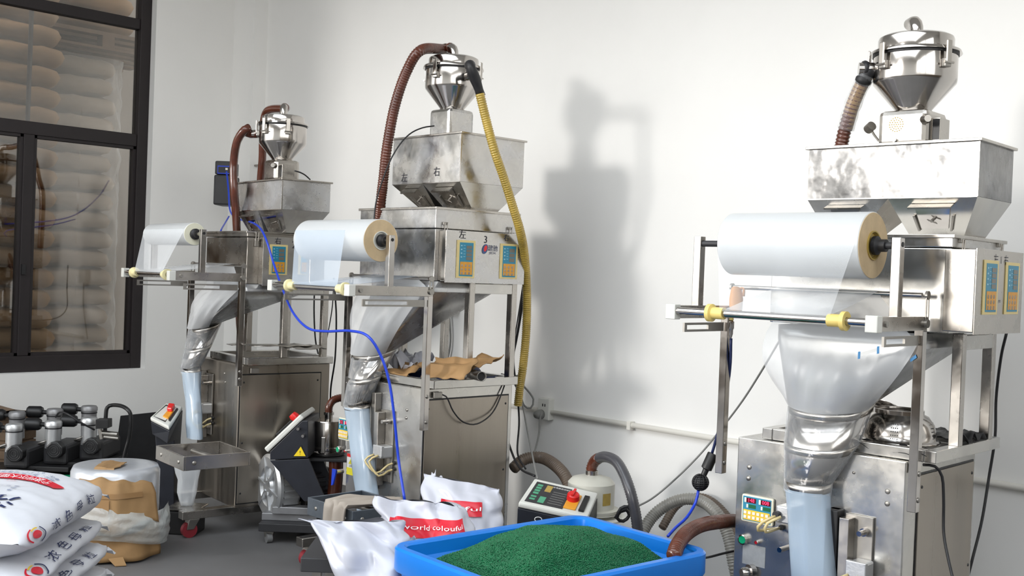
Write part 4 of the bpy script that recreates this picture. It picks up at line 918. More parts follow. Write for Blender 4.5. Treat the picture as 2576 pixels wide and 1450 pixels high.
hose('suction_hose', wpts([(1290, 1180, 5.7), (1320, 1156, 5.75), (1360, 1152, 5.75), (1395, 1170, 5.65), (1425, 1205, 5.55), (1440, 1260, 5.5)]), .03, OLHOSE, 'dusty brown ribbed hose at the foot of the middle machine', 'hose', .012, depth=.07)
# blue air hose
hose('air_hose', wpts([(570, 432, 7.5), (575, 480, 7.4), (579, 530, 7.2), (598, 550, 6.9), (640, 563, 6.2), (665, 592, 5.85), (690, 668, 5.75), (712, 730, 5.5), (738, 788, 5.2), (775, 826, 5.0), (820, 834, 4.85), (880, 833, 4.62), (925, 846, 4.5), (958, 895, 4.5), (980, 965, 4.5), (993, 1060, 4.5), (1003, 1160, 4.5), (1018, 1258, 4.45)]), .0058, BLUEH, 'long blue air hose swagged across the two left machines', 'hose')
hose('air_hose', wpts([(576, 545, 7.2), (566, 562, 7.0), (556, 580, 6.6), (552, 600, 6.6)]), .005, BLUEH, 'short blue air hose ending behind the leftmost film stand', 'hose')
dl = M3.d((-.75, -.1, 1.3))
ah = thing('air_line', 'black air line with round black plastic ball hanging left of the right machine', 'hose', loc=(0, 0, 0))
def sub(name, mb, m_, par, **k): return obj(name, mb, m_, par, **k)
sub('black_line', MB().tube(spline(wpts([(1839, 852, dl), (1836, 930, dl+.02), (1822, 1020, dl+.05), (1803, 1100, dl+.08), (1790, 1145, dl+.1)])), .0055, 8), INKN, ah, smooth=True)
a, b_ = F(1794, 1142, dl+.1), F(1770, 1196, dl+.1)
sub('coupling', MB().tube([a, a.lerp(b_, .05), a.lerp(b_, .7), a.lerp(b_, .75), b_], [.019, .021, .021, .012, .011], 16), BLACK, ah, smooth=2)
bc = F(1762, 1214, dl+.1); bl = MB()
bl.lathe([(.0285*math.sin(math.pi*i/12), -.0285*math.cos(math.pi*i/12)) for i in range(13)], bc, seg=20)
ball = sub('ball', bl, RUB, ah, smooth=True); bl = MB()
for i in range(7):
    h_ = -.024+.008*i; rr = math.sqrt(max(.0001, .031**2-h_**2)); bl.tube([bc+V((rr*math.cos(x), rr*math.sin(x), h_)) for x in [2*math.pi*k/24 for k in range(24)]], .0018, 5, closed=True)
for i in range(6):
    an = math.pi*i/6; e1 = V((math.cos(an), math.sin(an), 0)); bl.tube([bc+e1*(.031*math.cos(x))+V((0, 0, .031*math.sin(x))) for x in [2*math.pi*k/24 for k in range(24)]], .0018, 5, closed=True)
sub('ball_ribs', bl, BLACK, ball, smooth=True)
sub('blue_line', MB().tube(spline(wpts([(1757, 1234, dl+.1), (1750, 1265, dl+.1), (1728, 1302, dl+.05), (1700, 1328, dl), (1680, 1350, dl-.05)])), .0055, 8), BLUEH, ah, smooth=True)
CB = [
 ('thin black cable sagging on the side of the leftmost machine', .0032, RUB, [(634, 903, M1.d((.02, .08, .9))), (650, 912, 6.15), (662, 940, 6.15), (690, 985, 6.2), (735, 1005, 6.25), (775, 985, 6.3), (798, 945, 6.35), (818, 870, 6.4), (835, 780, 6.45), (840, 700, 6.5)]),
 ('thin black cable sagging on the side of the middle machine', .0036, RUB, [(1095, 989, 5.24), (1122, 998, 5.24), (1140, 1035, 5.26), (1165, 1062, 5.3), (1200, 1067, 5.35), (1238, 1040, 5.45), (1262, 990, 5.5), (1282, 920, 5.55), (1303, 800, 5.6), (1318, 700, 5.65)]),
 ('black cable hanging down the side of the right machine', .0048, RUB, [(2322, 1170, 3.58), (2352, 1174, 3.58), (2370, 1200, 3.58), (2374, 1260, 3.58), (2374, 1340, 3.58), (2384, 1400, 3.55), (2398, 1460, 3.5)]),
 ('black cable dropping behind the right machine beside its control box', .0055, RUB, [(2532, 838, 4.2), (2518, 900, 4.25), (2506, 1000, 4.3), (2503, 1100, 4.3), (2488, 1200, 4.3), (2470, 1310, 4.25), (2448, 1400, 4.2), (2430, 1470, 4.2)]),
 ('black cable looping between the rear legs of the right machine', .0055, RUB, [(2530, 845, 4.4), (2505, 900, 4.6), (2465, 960, 4.55), (2430, 1020, 4.55), (2400, 1080, 4.5), (2385, 1118, 4.4)]),
 ('long dark cable slanting across the white wall to the right machine', .0045, CABG, [(2010, 790, 4.4), (1966, 850, 4.55), (1915, 935, 4.7), (1867, 1010, 4.85), (1810, 1085, 5.0), (1760, 1145, 5.05), (1700, 1205, 5.1), (1640, 1255, 5.1), (1590, 1280, 5.0), (1560, 1290, 4.95)]),
 ('dark cable between the blue tub and the right machine', .0045, RUB, [(1700, 1412, 3.72), (1735, 1408, 3.85), (1780, 1403, 4.0), (1820, 1393, 4.05), (1870, 1382, 4.1)]),
 ('black cable at the rear corner of the middle machine dropping to the floor', .006, RUB, [(1324, 665, 5.6), (1318, 740, 5.65), (1302, 840, 5.7), (1283, 930, 5.75), (1270, 1000, 5.75), (1272, 1080, 5.7), (1288, 1140, 5.6), (1310, 1180, 5.5), (1345, 1198, 5.35)]),
 ('second black cable inside the bundle of the middle machine', .005, RUB, [(1320, 700, 5.7), (1306, 810, 5.75), (1292, 900, 5.8), (1300, 980, 5.8), (1306, 1060, 5.8), (1302, 1140, 5.75), (1322, 1180, 5.6)]),
 ('grey cable running from the bundle down to the grey controller', .0045, CABG, [(1262, 945, 5.75), (1290, 960, 5.8), (1312, 1010, 5.8), (1326, 1080, 5.7), (1340, 1150, 5.5), (1352, 1205, 5.3)]),
 ('grey cable looped in the bundle above the socket', .0055, CABG, [(1262, 942, 5.7), (1290, 950, 5.9), (1320, 975, 6.0), (1342, 1005, 6.0), (1335, 1027, 6.0), (1318, 1020, 6.0), (1308, 985, 5.95), (1300, 945, 5.9)]),
 ('grey mains lead hanging from the wall socket', .005, CABG, [(1361, 1040, 6.05), (1358, 1060, 6.05), (1356, 1090, 6.0), (1347, 1130, 5.9), (1335, 1155, 5.8)]),
 ('thin black cable rising from the middle weigher up to its loader', .0035, RUB, [(940, 560, 5.15), (948, 500, 5.2), (975, 420, 5.2), (1000, 372, 5.2), (1030, 338, 5.25), (1062, 322, 5.3), (1092, 317, 5.35)]),
 ('thin black lead from the switch box of the leftmost loader', .004, RUB, [(741, 430, 6.2), (755, 434, 6.22), (768, 441, 6.25), (780, 452, 6.3)]),
 ('black cable hanging inside the stand of the leftmost machine', .005, RUB, [(842, 730, 6.3), (846, 800, 6.35), (843, 900, 6.4), (832, 980, 6.45), (832, 1050, 6.5)]),
 ('black cable hanging behind the leftmost stand legs', .005, RUB, [(792, 700, 6.9), (790, 780, 6.9), (793, 850, 6.9), (800, 890, 6.8), (806, 912, 6.6)]),
 ('black cable coiled on the floor stand beside the canister', .008, RUB, [(1548, 1305, 4.95), (1560, 1288, 4.95), (1575, 1283, 4.95), (1583, 1298, 4.95), (1568, 1312, 4.95), (1552, 1304, 4.93), (1562, 1280, 4.92), (1580, 1276, 4.92), (1590, 1290, 4.92)]),
]
for lab, r_, m_, pts in CB: hose('cable', wpts(pts), r_, m_, lab, 'cable')

# wall controller
a = pl(538, 405, (0, 0, 1), 2.35); 
dwc = 7.75; o0 = F(560, 520, dwc)
kx = dwc/FPX
wc = thing('wall_controller', 'dark grey wall-mounted controller with blue-rimmed recess behind the leftmost machine', 'controller', loc=(F(562, 460, dwc).x, F(562, 460, dwc).y, 0), ang=R(45))
def zat(py): return 1.5+(725-8.9+(-725+py)*0-0)*0
zt_, zb_ = F(560, 405, dwc).z, F(560, 516, dwc).z; zm_ = F(560, 440, dwc).z
obj('case_lower', MB().box(-.07, .06, 0, .22, zb_, zm_), DGREY, wc, bevel=.012)
obj('case_upper', MB().box(-.065, .055, .0, .2, zm_+.002, zt_), DGREY, wc, bevel=.01)
obj('recess_rim', MB().box(-.045, .05, -.004, .0, F(560, 438, dwc).z, F(560, 417, dwc).z), BLUEH, wc, bevel=.004)
obj('recess', MB().box(-.038, .045, -.006, -.002, F(560, 435, dwc).z, F(560, 420, dwc).z), RUB, wc)
obj('air_port', MB().box(.014, .03, -.012, -.004, F(560, 428, dwc).z, F(560, 423, dwc).z), KEY, wc)

# ------------------------------------------------------------------ compressors at the left wall
CF = Frame(F(0, 1200, 6.9), 45)
def pump(lab, px, dd, py_top):
    # local frame: x to camera right, y away from camera
    base = F(px, py_top, dd); t_ = thing('air_pump', lab, 'compressor', loc=(base.x, base.y, 0), ang=R(45), group=None)
    zt = base.z
    for i, (x, y, dz) in enumerate(((0, 0, 0), (-.11, .28, .035))):
        z = zt+dz
        cy = obj('cylinder', MB().lathe([(.047, z-.17), (.047, z-.035), (.052, z-.033), (.052, z-.012), (.045, z-.002), (.02, z), (0, z-.002)], (x, y, 0), seg=28), ALU if i == 0 else ALUD, t_, smooth=2)
        obj('black_band', MB().lathe([(.0475, z-.05), (.05, z-.05), (.05, z-.042), (.0475, z-.042)], (x, y, 0), seg=24), RUB, cy)
        fz = z-.028
        obj('air_filter', MB().lathe([(0, -.05), (.03, -.05), (.038, -.04), (.038, .03), (.03, .045), (0, .045)], (x-.125, y, fz), (1, .15, 0), 22), BLACK, t_, smooth=2)
        obj('filter_neck', MB().cyl((x-.08, y, fz), (x-.04, y, fz), .014), BLACK, t_)
    oc = [V((.055*math.cos(R(22.5+45*k)), 0, .055*math.sin(R(22.5+45*k)))) for k in range(8)]
    zf = zt-.17
    fc = obj('fan_cover', MB().slab([V((.045, -.09, zf))+p for p in oc], (0, .06, 0)), BLACK, t_, bevel=.008)
    g_ = MB()
    for r_ in (.015, .028, .04): g_.tube([(.045+r_*math.cos(x), -.092, zf+r_*math.sin(x)) for x in [2*math.pi*k/20 for k in range(20)]], .0015, 5, closed=True)
    obj('grille', g_, DGREY, fc)
    obj('crankcase', MB().box(-.05, .1, -.03, .3, zt-.27, zt-.15), DGREY, t_, bevel=.02)
    obj('head_pipe', MB().tube(spline([(-.02, -.03, zt-.12), (-.07, -.04, zt-.14), (-.09, .1, zt-.16), (-.09, .25, zt-.14)]), .008, 8), STEELD, t_, smooth=True)
    obj('mounting_plate', MB().box(-.12, .14, -.1, .32, zt-.30, zt-.27), BLACK, t_, bevel=.004)
    return t_
pump('air compressor pump nearest the left frame edge', 36, 6.65, 1066)
pump('air compressor pump in the middle of the row of three', 135, 6.75, 1058)
pump('air compressor pump at the right of the row of three beside the handle', 225, 6.85, 1050)
zt = F(130, 1058, 6.75).z-.30
tk = thing('compressor_tank', 'black compressor air tank with a bent tube handle below the pumps', 'compressor', loc=(F(130, 1150, 6.85).x, F(130, 1150, 6.85).y, 0), ang=R(45))
obj('tank', MB().lathe([(0, -.47), (.06, -.46), (.11, -.43), (.125, -.38), (.125, .38), (.11, .43), (.06, .46), (0, .47)], (0, .08, zt-.13), (1, 0, 0), 36), BLACK, tk, smooth=2)
for x in (-.3, .3): obj('tank_foot', MB().box(x-.03, x+.03, -.04, .2, 0, zt-.22), BLACK, tk, bevel=.004)
def tl(px, py, dd): return tk.matrix_basis.inverted() @ F(px, py, dd)
obj('handle', MB().tube(spline([tl(263, 1120, 7.0), tl(266, 1050, 7.0), tl(270, 1026, 7.0), tl(283, 1020, 7.0), tl(305, 1022, 6.9), tl(322, 1032, 6.85), tl(329, 1050, 6.85), tl(325, 1100, 6.85), tl(312, 1150, 6.85), tl(300, 1230, 6.85)], .015), .0125, 12), BLACK, tk, smooth=True)
obj('pressure_switch', MB().slab([tl(240, 1056, 6.7), tl(272, 1056, 6.7), tl(272, 1078, 6.7), tl(240, 1080, 6.7)], (0, .07, 0)), BLACK, tk, bevel=.003)
obj('brass_fittings', MB().cyl(tl(252, 1080, 6.75), tl(256, 1105, 6.75), .014).cyl(tl(258, 1090, 6.75), tl(296, 1094, 6.75), .016).cyl(tl(262, 1100, 6.75), tl(298, 1104, 6.75), .012), STEELD, tk, smooth=2)
obj('green_label', MB().slab([tl(140, 1196, 6.7), tl(176, 1196, 6.7), tl(176, 1206, 6.7), tl(140, 1206, 6.7)], (0, .02, 0)), GREENB, tk)
obj('lead', MB().tube(spline([tl(140, 1050, 6.75), tl(150, 1038, 6.7), tl(170, 1042, 6.6), tl(200, 1062, 6.6), tl(238, 1082, 6.65)]), .006, 8), RUB, tk, smooth=True)
a = F(5, 1062, 7.0)
pk = thing('wooden_crate', 'dark brown slatted box behind the compressors at the frame edge', 'crate', loc=(a.x, a.y, 0), ang=R(30))
for k in range(6): obj('slat', MB().box(-.25, .1, 0, .2, .06*k+.12, .06*k+.17), WOOD, pk)
obj('crate_body', MB().box(-.24, .09, .01, .19, 0, .47), WOOD, pk)
obj('crate_top', MB().hexa([(-.25, -.01, .48), (.12, -.01, .42), (.12, .2, .42), (-.25, .2, .48), (-.25, -.01, .50), (.12, -.01, .44), (.12, .2, .44), (-.25, .2, .50)]), WOOD, pk)
# dark sheet leaning on the wall
a, b_, c_, d_ = F(303, 1047, 7.25), F(445, 1032, 7.5), F(445, 1290, 7.5), F(318, 1290, 7.25)
c_.z = 0; d_.z = 0; off = V((-.03, .03, 0))
st = obj('steel_sheet', MB().slab([a, b_, V((b_.x-.1, b_.y, 0)), V((a.x-.1, a.y, 0))][::1], (-.01, .01, 0)), DGREY, None, 'dark grey steel sheet leaning on the wall behind the leftmost machine', 'sheet')

# ------------------------------------------------------------------ wrapped roll with cardboard
wd = 5.55; ctr = F(288, 1290, wd); zt = 1.5-(1168-648)*wd/FPX
wr_ = thing('wrapped_roll', 'upright film roll wrapped in silver film, torn cardboard and bubble wrap', 'roll', loc=(ctr.x, ctr.y, 0), ang=R(45))
RR = .215; SILV = mat('silver_wrap', (.62, .64, .68), .3, .35, bump=.7, bscale=8, coat=.3, var=.12, vscale=5)
def cylpt(an, z, r_): return V((math.cos(an)*r_, math.sin(an)*r_, z))
obj('wrapped_core', MB().lathe([(.19, .02), (RR-.01, .05), (RR, .1), (RR, zt-.03), (RR-.012, zt-.004), (RR-.04, zt), (.05, zt-.008), (0, zt-.008)], seg=56), SILV, wr_, smooth=True)
def board(name, prof, m_, r_, n=22, nz=10, amp=.012, seed=0):
    # prof(a)->(angle, z0, z1); sheet follows the roll with dents
    def fn(a, b):
        an, z0_, z1_ = prof(a); z = z0_+(z1_-z0_)*b
        rr = r_+amp*noise.noise(V((an*4, z*9, seed)))
        return cylpt(an, z, rr)
    return obj(name, MB().grid(fn, n, nz), m_, wr_, smooth=2, thick=.004)
hexr = lambda an: .235/math.cos(((an+math.pi/2+R(22)) % R(44))-R(22))
def cb(a, b):
    an = R(-122)+R(98)*a; top = zt-.03-.05*abs(a-.35)+.006*math.sin(a*23); bot = zt-.27+.03*math.sin(a*9)
    z = bot+(top-bot)*b; r_ = hexr(an)*(1.0+.13*(1-b))-.02*max(0, b-.75)*4
    return cylpt(an, z, r_+.006*noise.noise(V((an*6, z*14, 2))))
obj('cardboard_wrapper', MB().grid(cb, 34, 12), KRAFT, wr_, smooth=2, thick=.004)
def fl(a, b):
    x = -.06+.11*a+.02*noise.noise(V((a*5, b*5, 0))); return V((x-.01*b, -.20+.24*b, zt+.006+.004*math.sin(a*6)-(.05*(1-b) if b < .15 else 0)))
obj('cardboard_flap', MB().grid(fl, 8, 8), KRAFT, wr_, thick=.004)
def tp_(a0, a1, z0_, z1_): 
    return MB().grid(lambda a, b: (lambda an, z: cylpt(an, z, hexr(an)*(1.0+.13*(1-(z-(zt-.27))/.24))+.007))(R(a0+(a1-a0)*a), z0_+(z1_-z0_)*b), 8, 6)
obj('brown_tape', tp_(-92, -76, zt-.25, zt-.13), KRAFTD, wr_, smooth=True)
obj('brown_tape', tp_(-118, -40, zt-.125, zt-.10), KRAFTD, wr_, smooth=True)
def bb(a, b):
    an = R(-130)+R(140)*a; z = .095+.03*math.sin(a*5)+(.20-.05*math.sin(a*3.1))*b
    r_ = .262+.04*math.sin(b*math.pi)*(.6+.4*math.sin(a*4))+.012*noise.noise(V((a*9, b*6, 0)))
    return cylpt(an, z, r_)
obj('bubble_wrap', MB().grid(bb, 60, 20), BUB, wr_, smooth=True)
def lc(a, b):
    an = R(-165)+R(160)*a; z = .012+(.145+.02*math.sin(a*8))*b
    return cylpt(an, z, .232+.012*math.sin(a*19)+.012*(1-b)+.008*noise.noise(V((a*7, b*3, 3))))
obj('cardboard_skirt', MB().grid(lc, 40, 6), KRAFT, wr_, smooth=2, thick=.005)
obj('skirt_flap', MB().slab([cylpt(R(-75), .03, .25), cylpt(R(-60), .035, .25), cylpt(R(-58), .004, .29), cylpt(R(-68), .004, .285)], (0, 0, .004)), KRAFT, wr_)
q = MB(); vs, fs = text_mesh('#2'); q.add([cylpt(R(-142)+x*.05/RR, zt-.10+y*.055, RR+.003) for x, y in vs], fs); obj('handwriting', q, INKN, wr_)

# ------------------------------------------------------------------ vacuum base units
def hexp(pts, off): return MB().slab(pts, off)
def unit_frame(px, py, dd, ang=45): p = F(px, py, dd); return (p.x, p.y)
# cart between the two left machines, seen from its side
x_, y_ = unit_frame(720, 1250, 5.9)
U1 = thing('vacuum_unit', 'black vacuum power unit on a low cart with a cast ring blower', 'vacuum unit', loc=(x_, y_, 0), ang=R(45))
I1 = U1.matrix_basis.inverted() if False else Matrix.LocRotScale(V((x_, y_, 0)), Matrix.Rotation(R(45), 3, 'Z').to_quaternion(), None).inverted()
def l1(px, py, dd): return I1 @ F(px, py, dd)
dd = 5.8; back = V((0, .34, 0))
obj('control_housing', hexp([l1(679, 1137, dd), l1(679, 1158, dd), l1(775, 1153, dd), l1(775, 1059, dd), l1(760, 1059, dd)], back), NAVY, U1, bevel=.004)
obj('support_leg', hexp([l1(679, 1160, dd), l1(765, 1262, dd), l1(820, 1262, dd), l1(776, 1155, dd)], (0, .02, 0)), NAVY, U1, bevel=.002)
obj('support_leg', hexp([l1(679, 1160, dd)+back*.9, l1(765, 1262, dd)+back*.9, l1(820, 1262, dd)+back*.9, l1(776, 1155, dd)+back*.9], (0, .02, 0)), NAVY, U1, bevel=.002)
pa, pb_ = l1(677, 1136, dd), l1(762, 1056, dd); nrm = V((-(pb_.z-pa.z), 0, pb_.x-pa.x)).normalized(); al = (pb_-pa).normalized()
pn = obj('control_panel', hexp([pa-al*.01, pb_+al*.01, pb_+al*.01+nrm*.03, pa-al*.01+nrm*.03], (0, .35, 0)), WPLAS, U1, bevel=.008)
for o in (pn,):
    o.location = (0, -.005, 0)
def P1(a, b, h): return pa+al*((pb_-pa).length*a)+V((0, .34*b, 0))+nrm*(.03+h)
obj('panel_label', MB().slab([P1(.08, .35, 0), P1(.94, .35, 0), P1(.94, .95, 0), P1(.08, .95, 0)], nrm*.002), DGREY, pn)
obj('red_knob', MB().lathe([(0, .04), (.02, .038), (.026, .02), (.026, 0)], P1(.75, .5, 0), nrm, 20), RKNOB, pn, smooth=2)
obj('black_handle', MB().slab([P1(.3, .15, .002), P1(.75, .15, .002), P1(.75, .24, .002), P1(.3, .24, .002)], nrm*.012), BLACK, pn, bevel=.003)
for o in pn.children: o.location = (0, .0, 0)
tri = [l1(739, 1148, dd-.002), l1(769, 1148, dd-.002), l1(757, 1124, dd-.002)]; cen = (tri[0]+tri[1]+tri[2])/3
ws = obj('warning_sign', MB().slab([V((p.x, p.y-.003, p.z)) for p in tri], (0, .003, 0)), SIGNY, U1)
obj('sign_border', MB().slab([cen+(p-cen)*1.18+V((0, -.0018, 0)) for p in tri], (0, .002, 0)), BLACK, ws)
obj('sign_symbol', text('!', cen+V((0, -.0045, 0)), (1, 0, 0), (0, 0, 1), .03), INKK, ws)
obj('knob_screws', MB().lathe([(0, .03), (.008, .03), (.01, 0)], l1(752, 1078, dd), (0, -1, 0), 10).lathe([(0, .03), (.008, .03), (.01, 0)], l1(764, 1096, dd), (0, -1, 0), 10), STEELP, U1)
cb_ = l1(676, 1240, 5.85); rb = .178
bw = obj('ring_blower', MB().lathe([(0, .005), (.05, 0), (.06, .015), (rb*.55, .02), (rb*.62, .004), (rb*.9, 0), (rb, .012), (rb, .028), (rb*.93, .034), (rb*.93, .12), (rb*.8, .14), (0, .14)], (cb_.x-.045, cb_.y+.15, rb+.095), (.83, .56, 0), 56), ALU, U1, smooth=2)
ax = V((.83, .56, 0)).normalized(); o_b = V((cb_.x-.045, cb_.y+.15, rb+.095)); e1 = V((-.56, .83, 0)).normalized(); e2 = V((0, 0, 1)); q = MB()
for k in range(30):
    a = 2*math.pi*k/30; dr = e1*math.cos(a)+e2*math.sin(a); tn = -e1*math.sin(a)+e2*math.cos(a)
    q.hexa([o_b+ax*s_+dr*(rb*rr)+tn*w for s_ in (.034, .118) for rr, w in ((.92, -.003), (1.0, -.003), (1.0, .003), (.92, .003))])
obj('blower_fins', q, ALU, bw, kind='stuff')
q = MB()
for k in range(6):
    a = 2*math.pi*k/6+.2; dr = e1*math.cos(a)+e2*math.sin(a); tn = -e1*math.sin(a)+e2*math.cos(a)
    q.hexa([o_b+ax*s_+dr*rr+tn*w for s_ in (-.003, .02) for rr, w in ((.03, -.006), (rb*.9, -.006), (rb*.9, .006), (.03, .006))])
obj('blower_spokes', q, ALU, bw)
obj('motor', MB().cyl(o_b+ax*.14, o_b+ax*.36, .085, seg=28), DGREY, U1, smooth=2)
q = MB()
for k in range(24):
    a = 2*math.pi*k/24; dr = e1*math.cos(a)+e2*math.sin(a); tn = -e1*math.sin(a)+e2*math.cos(a)
    q.hexa([o_b+ax*s_+dr*rr+tn*w for s_ in (.16, .34) for rr, w in ((.08, -.0025), (.097, -.0025), (.097, .0025), (.08, .0025))])
obj('motor_fins', q, DGREY, U1)
zc_ = o_b.z
obj('blower_foot', MB().box(o_b.x+.0, o_b.x+.30, o_b.y-.10, o_b.y+.12, .11, .15).box(o_b.x+.06, o_b.x+.26, o_b.y-.12, o_b.y-.05, .15, .19), ALUD, U1, bevel=.004)
cart_l, cart_r = l1(642, 1300, 5.75).x, l1(642, 1300, 5.75).x+.56
ct = obj('cart_platform', MB().box(cart_l, cart_r, cb_.y-.02, cb_.y+.42, .065, .11), DGREY, U1, bevel=.004)
for x in (cart_l+.05, cart_r-.06):
    for y in (cb_.y+.03, cb_.y+.36):
        cs = obj('castor', MB().hexa([(x-.02, y-.02, .03), (x+.02, y-.02, .03), (x+.02, y+.02, .03), (x-.02, y+.02, .03), (x-.03, y-.025, .065), (x+.03, y-.025, .065), (x+.03, y+.03, .065), (x-.03, y+.03, .065)]), STEELD, U1, bevel=.003)
        obj('wheel', MB().cyl((x-.012, y-.025, .026), (x+.012, y-.01, .026), .026), GREYRUB, cs, smooth=2)
# steel canister on its shelf
cc = F(822, 1105, 6.1); kk = 6.1/FPX
CN = thing('steel_canister', 'steel filter canister with clamps on a shelf behind the black vacuum unit', 'canister', loc=(cc.x, cc.y, 0), ang=R(45))
zt = 1.5-(1056-668)*kk; zbm = 1.5-(1138-668)*kk; r_ = .105
obj('drum', MB().lathe([(r_*.95, zbm-.01), (r_, zbm), (r_, zbm+.02), (r_*1.04, zbm+.025), (r_*1.04, zbm+.035), (r_, zbm+.04), (r_, zt-.01), (r_*.96, zt), (.03, zt+.008), (0, zt+.008)], seg=48), STEELP, CN, smooth=2)
obj('clamp', MB().box(-.012, .012, -r_-.012, -r_+.002, zbm+.01, zbm+.10), STEEL, CN, bevel=.003)
obj('neck', MB().lathe([(.022, zt), (.022, zt+.03), (.028, zt+.03), (.028, zt+.045), (.02, zt+.045)], (.01, -.02, 0), seg=20), STEELP, CN, smooth=2)
obj('ribbed_hose', MB().tube(spline([(.01, -.02, zt+.03), (.012, -.02, zt+.08), (.04, 0, zt+.115), (.12, .05, zt+.13)], .006), [.021*(1+(.08 if i % 2 else -.08)) for i in range(len(spline([(.01, -.02, zt+.03), (.012, -.02, zt+.08), (.04, 0, zt+.115), (.12, .05, zt+.13)], .006)))], 14), BRHOSE, CN, smooth=True)
obj('shelf', MB().box(-.14, .16, -.14, .12, zbm-.03, zbm-.015), DGREY, CN, bevel=.003)
for x in (-.12, .14): obj('shelf_leg', MB().box(x-.012, x+.012, -.0, .024, 0, zbm-.03), DGREY, CN)
obj('outlet_hose', MB().tube(spline([(.06, -.03, zbm-.02), (.062, -.03, zbm-.15), (.05, -.03, .12), (.05, -.03, .03)]), .04, 16), BRHOSE, CN, smooth=True)
# controller with orange switch right of the middle machine
x_, y_ = unit_frame(1400, 1260, 4.95)
I2 = Matrix.LocRotScale(V((x_, y_, 0)), Matrix.Rotation(R(45), 3, 'Z').to_quaternion(), None).inverted()
U2 = thing('vacuum_unit', 'off-white slanted vacuum controller with a red and orange rotary switch', 'vacuum unit', loc=(x_, y_, 0), ang=R(45))
def l2(px, py, dd): return I2 @ F(px, py, dd)
TL, TR, BR, BL = l2(1345, 1203, 5.12), l2(1505, 1240, 5.05), l2(1478, 1303, 4.86), l2(1303, 1265, 4.93)
n2 = (BL-TL).cross(TR-TL).normalized(); n2 = n2 if n2.z > 0 else -n2
def slabn(q4, h): return MB().slab([q4[0], q4[3], q4[2], q4[1]], n2*h)
pn = obj('control_panel', slabn([TL, TR, BR, BL], -.028), WPLAS, U2, bevel=.009)
def P2(a, b, h=0): return TL.lerp(TR, a).lerp(BL.lerp(BR, a), b)+n2*h
def plate(name, a0, a1, b0, b1, m_, h0=0, h=.002, par=None, bev=0): return obj(name, MB().slab([P2(a0, b0, h0), P2(a0, b1, h0), P2(a1, b1, h0), P2(a1, b0, h0)], n2*h), m_, par or pn, bevel=bev)
lab_ = plate('panel_label', .07, .62, .12, .90, DGREY, 0, .0015)
for k in range(4): plate('green_key', .11, .19, .2+.1*k, .27+.1*k, GLYE, .0015, .0008, lab_)
plate('gauge', .25, .34, .18, .42, BRASS, .0015, .001, lab_); 
for k in range(2): plate('green_key', .11, .19, .64+.1*k, .70+.1*k, GLYE, .0015, .0008, lab_)
plate('green_key', .24, .33, .62, .85, GLYE, .0015, .0008, lab_)
for k in range(6): plate('printed_line', .38, .58, .36+.085*k, .375+.085*k, CABG, .0015, .0004, lab_)
obj('lettering', text('全电脑自动吸料机', P2(.5, .2, .0022), (TR-TL), (TL-BL), .0125), LBLW, lab_)
sw = plate('switch_base', .62, .80, .30, .86, ORKNOB, 0, .008, None, .003)
kc = P2(.70, .50, .008)
obj('red_knob', MB().lathe([(0, .03), (.022, .03), (.028, .024), (.030, 0)], kc, n2, 28), RKNOB, sw, smooth=2)
ud = (TR-TL).normalized(); vd = (TL-BL).normalized()
obj('knob_grip', MB().slab([kc+n2*.03+ud*.006+vd*.026, kc+n2*.03-ud*.006+vd*.026, kc+n2*.03-ud*.006-vd*.026, kc+n2*.03+ud*.006-vd*.026], n2*.012), RKNOB, sw, bevel=.003)
plate('black_handle', .84, .92, .28, .86, BLACK, 0, .012, None, .003)
dn = V((0, .03, -.2))
ho = obj('housing', MB().hexa([BL-n2*.03+dn, BR-n2*.03+dn, V((TR.x, TR.y+.02, BR.z-.2)), V((TL.x, TL.y+.02, BL.z-.2)), BL-n2*.03, BR-n2*.03, TR-n2*.03, TL-n2*.03]), NAVY, U2, bevel=.004)
obj('housing_emblem', MB().tube([BL.lerp(BR, .3)+V((.016*math.cos(x), -.0-.002, -.055+.010*math.sin(x))) for x in [2*math.pi*k/20 for k in range(20)]], .0018, 6, closed=True), LBLW, ho)
obj('stand_leg', MB().box(TL.x+.03, TL.x+.05, TL.y-.0, TL.y+.02, 0, BL.z-.19).box(TR.x-.05, TR.x-.03, TR.y-.0, TR.y+.02, 0, BL.z-.19), NAVY, U2)
# canister beside it
cc = F(1487, 1240, 5.2); kk = 5.2/FPX
CN2 = thing('dust_canister', 'cream painted round canister with a dark hose behind the controller', 'canister', loc=(cc.x, cc.y, 0), ang=R(45))
zh = lambda py: 1.5-(py-693)*kk
zt = zh(1198); r_ = .112; CRP = mat('cream_paint', (.60, .59, .52), .4, bump=.04, bscale=20, var=.08)
obj('drum', MB().lathe([(r_+.02, zh(1285)), (r_+.022, zh(1278)), (r_*1.0, zh(1276)), (r_, zt-.03), (r_-.02, zt-.008), (r_-.05, zt), (.03, zt+.006), (0, zt+.006)], seg=48), CRP, CN2, smooth=2)
obj('lower_drum', MB().lathe([(r_*.9, .0), (r_*.9, zh(1287)), (r_+.03, zh(1287)), (r_+.03, zh(1284))], seg=40), CRP, CN2, smooth=2)
q = MB().grid(lambda a, b: V((math.sin(R(25+25*a))*(r_+.001), -math.cos(R(25+25*a))*(r_+.001), zh(1262)+(zh(1232)-zh(1262))*b)), 6, 1)
obj('aged_label', q, BRASS, CN2, smooth=True)
I3 = Matrix.LocRotScale(V((cc.x, cc.y, 0)), Matrix.Rotation(R(45), 3, 'Z').to_quaternion(), None).inverted()
def l3(px, py, dd): return I3 @ F(px, py, dd)
a = l3(1489, 1196, 5.2)
obj('hose_clamp', MB().lathe([(.026, -.005), (.030, 0), (.030, .022), (.026, .024)], a, seg=24), STEEL, CN2, smooth=2)
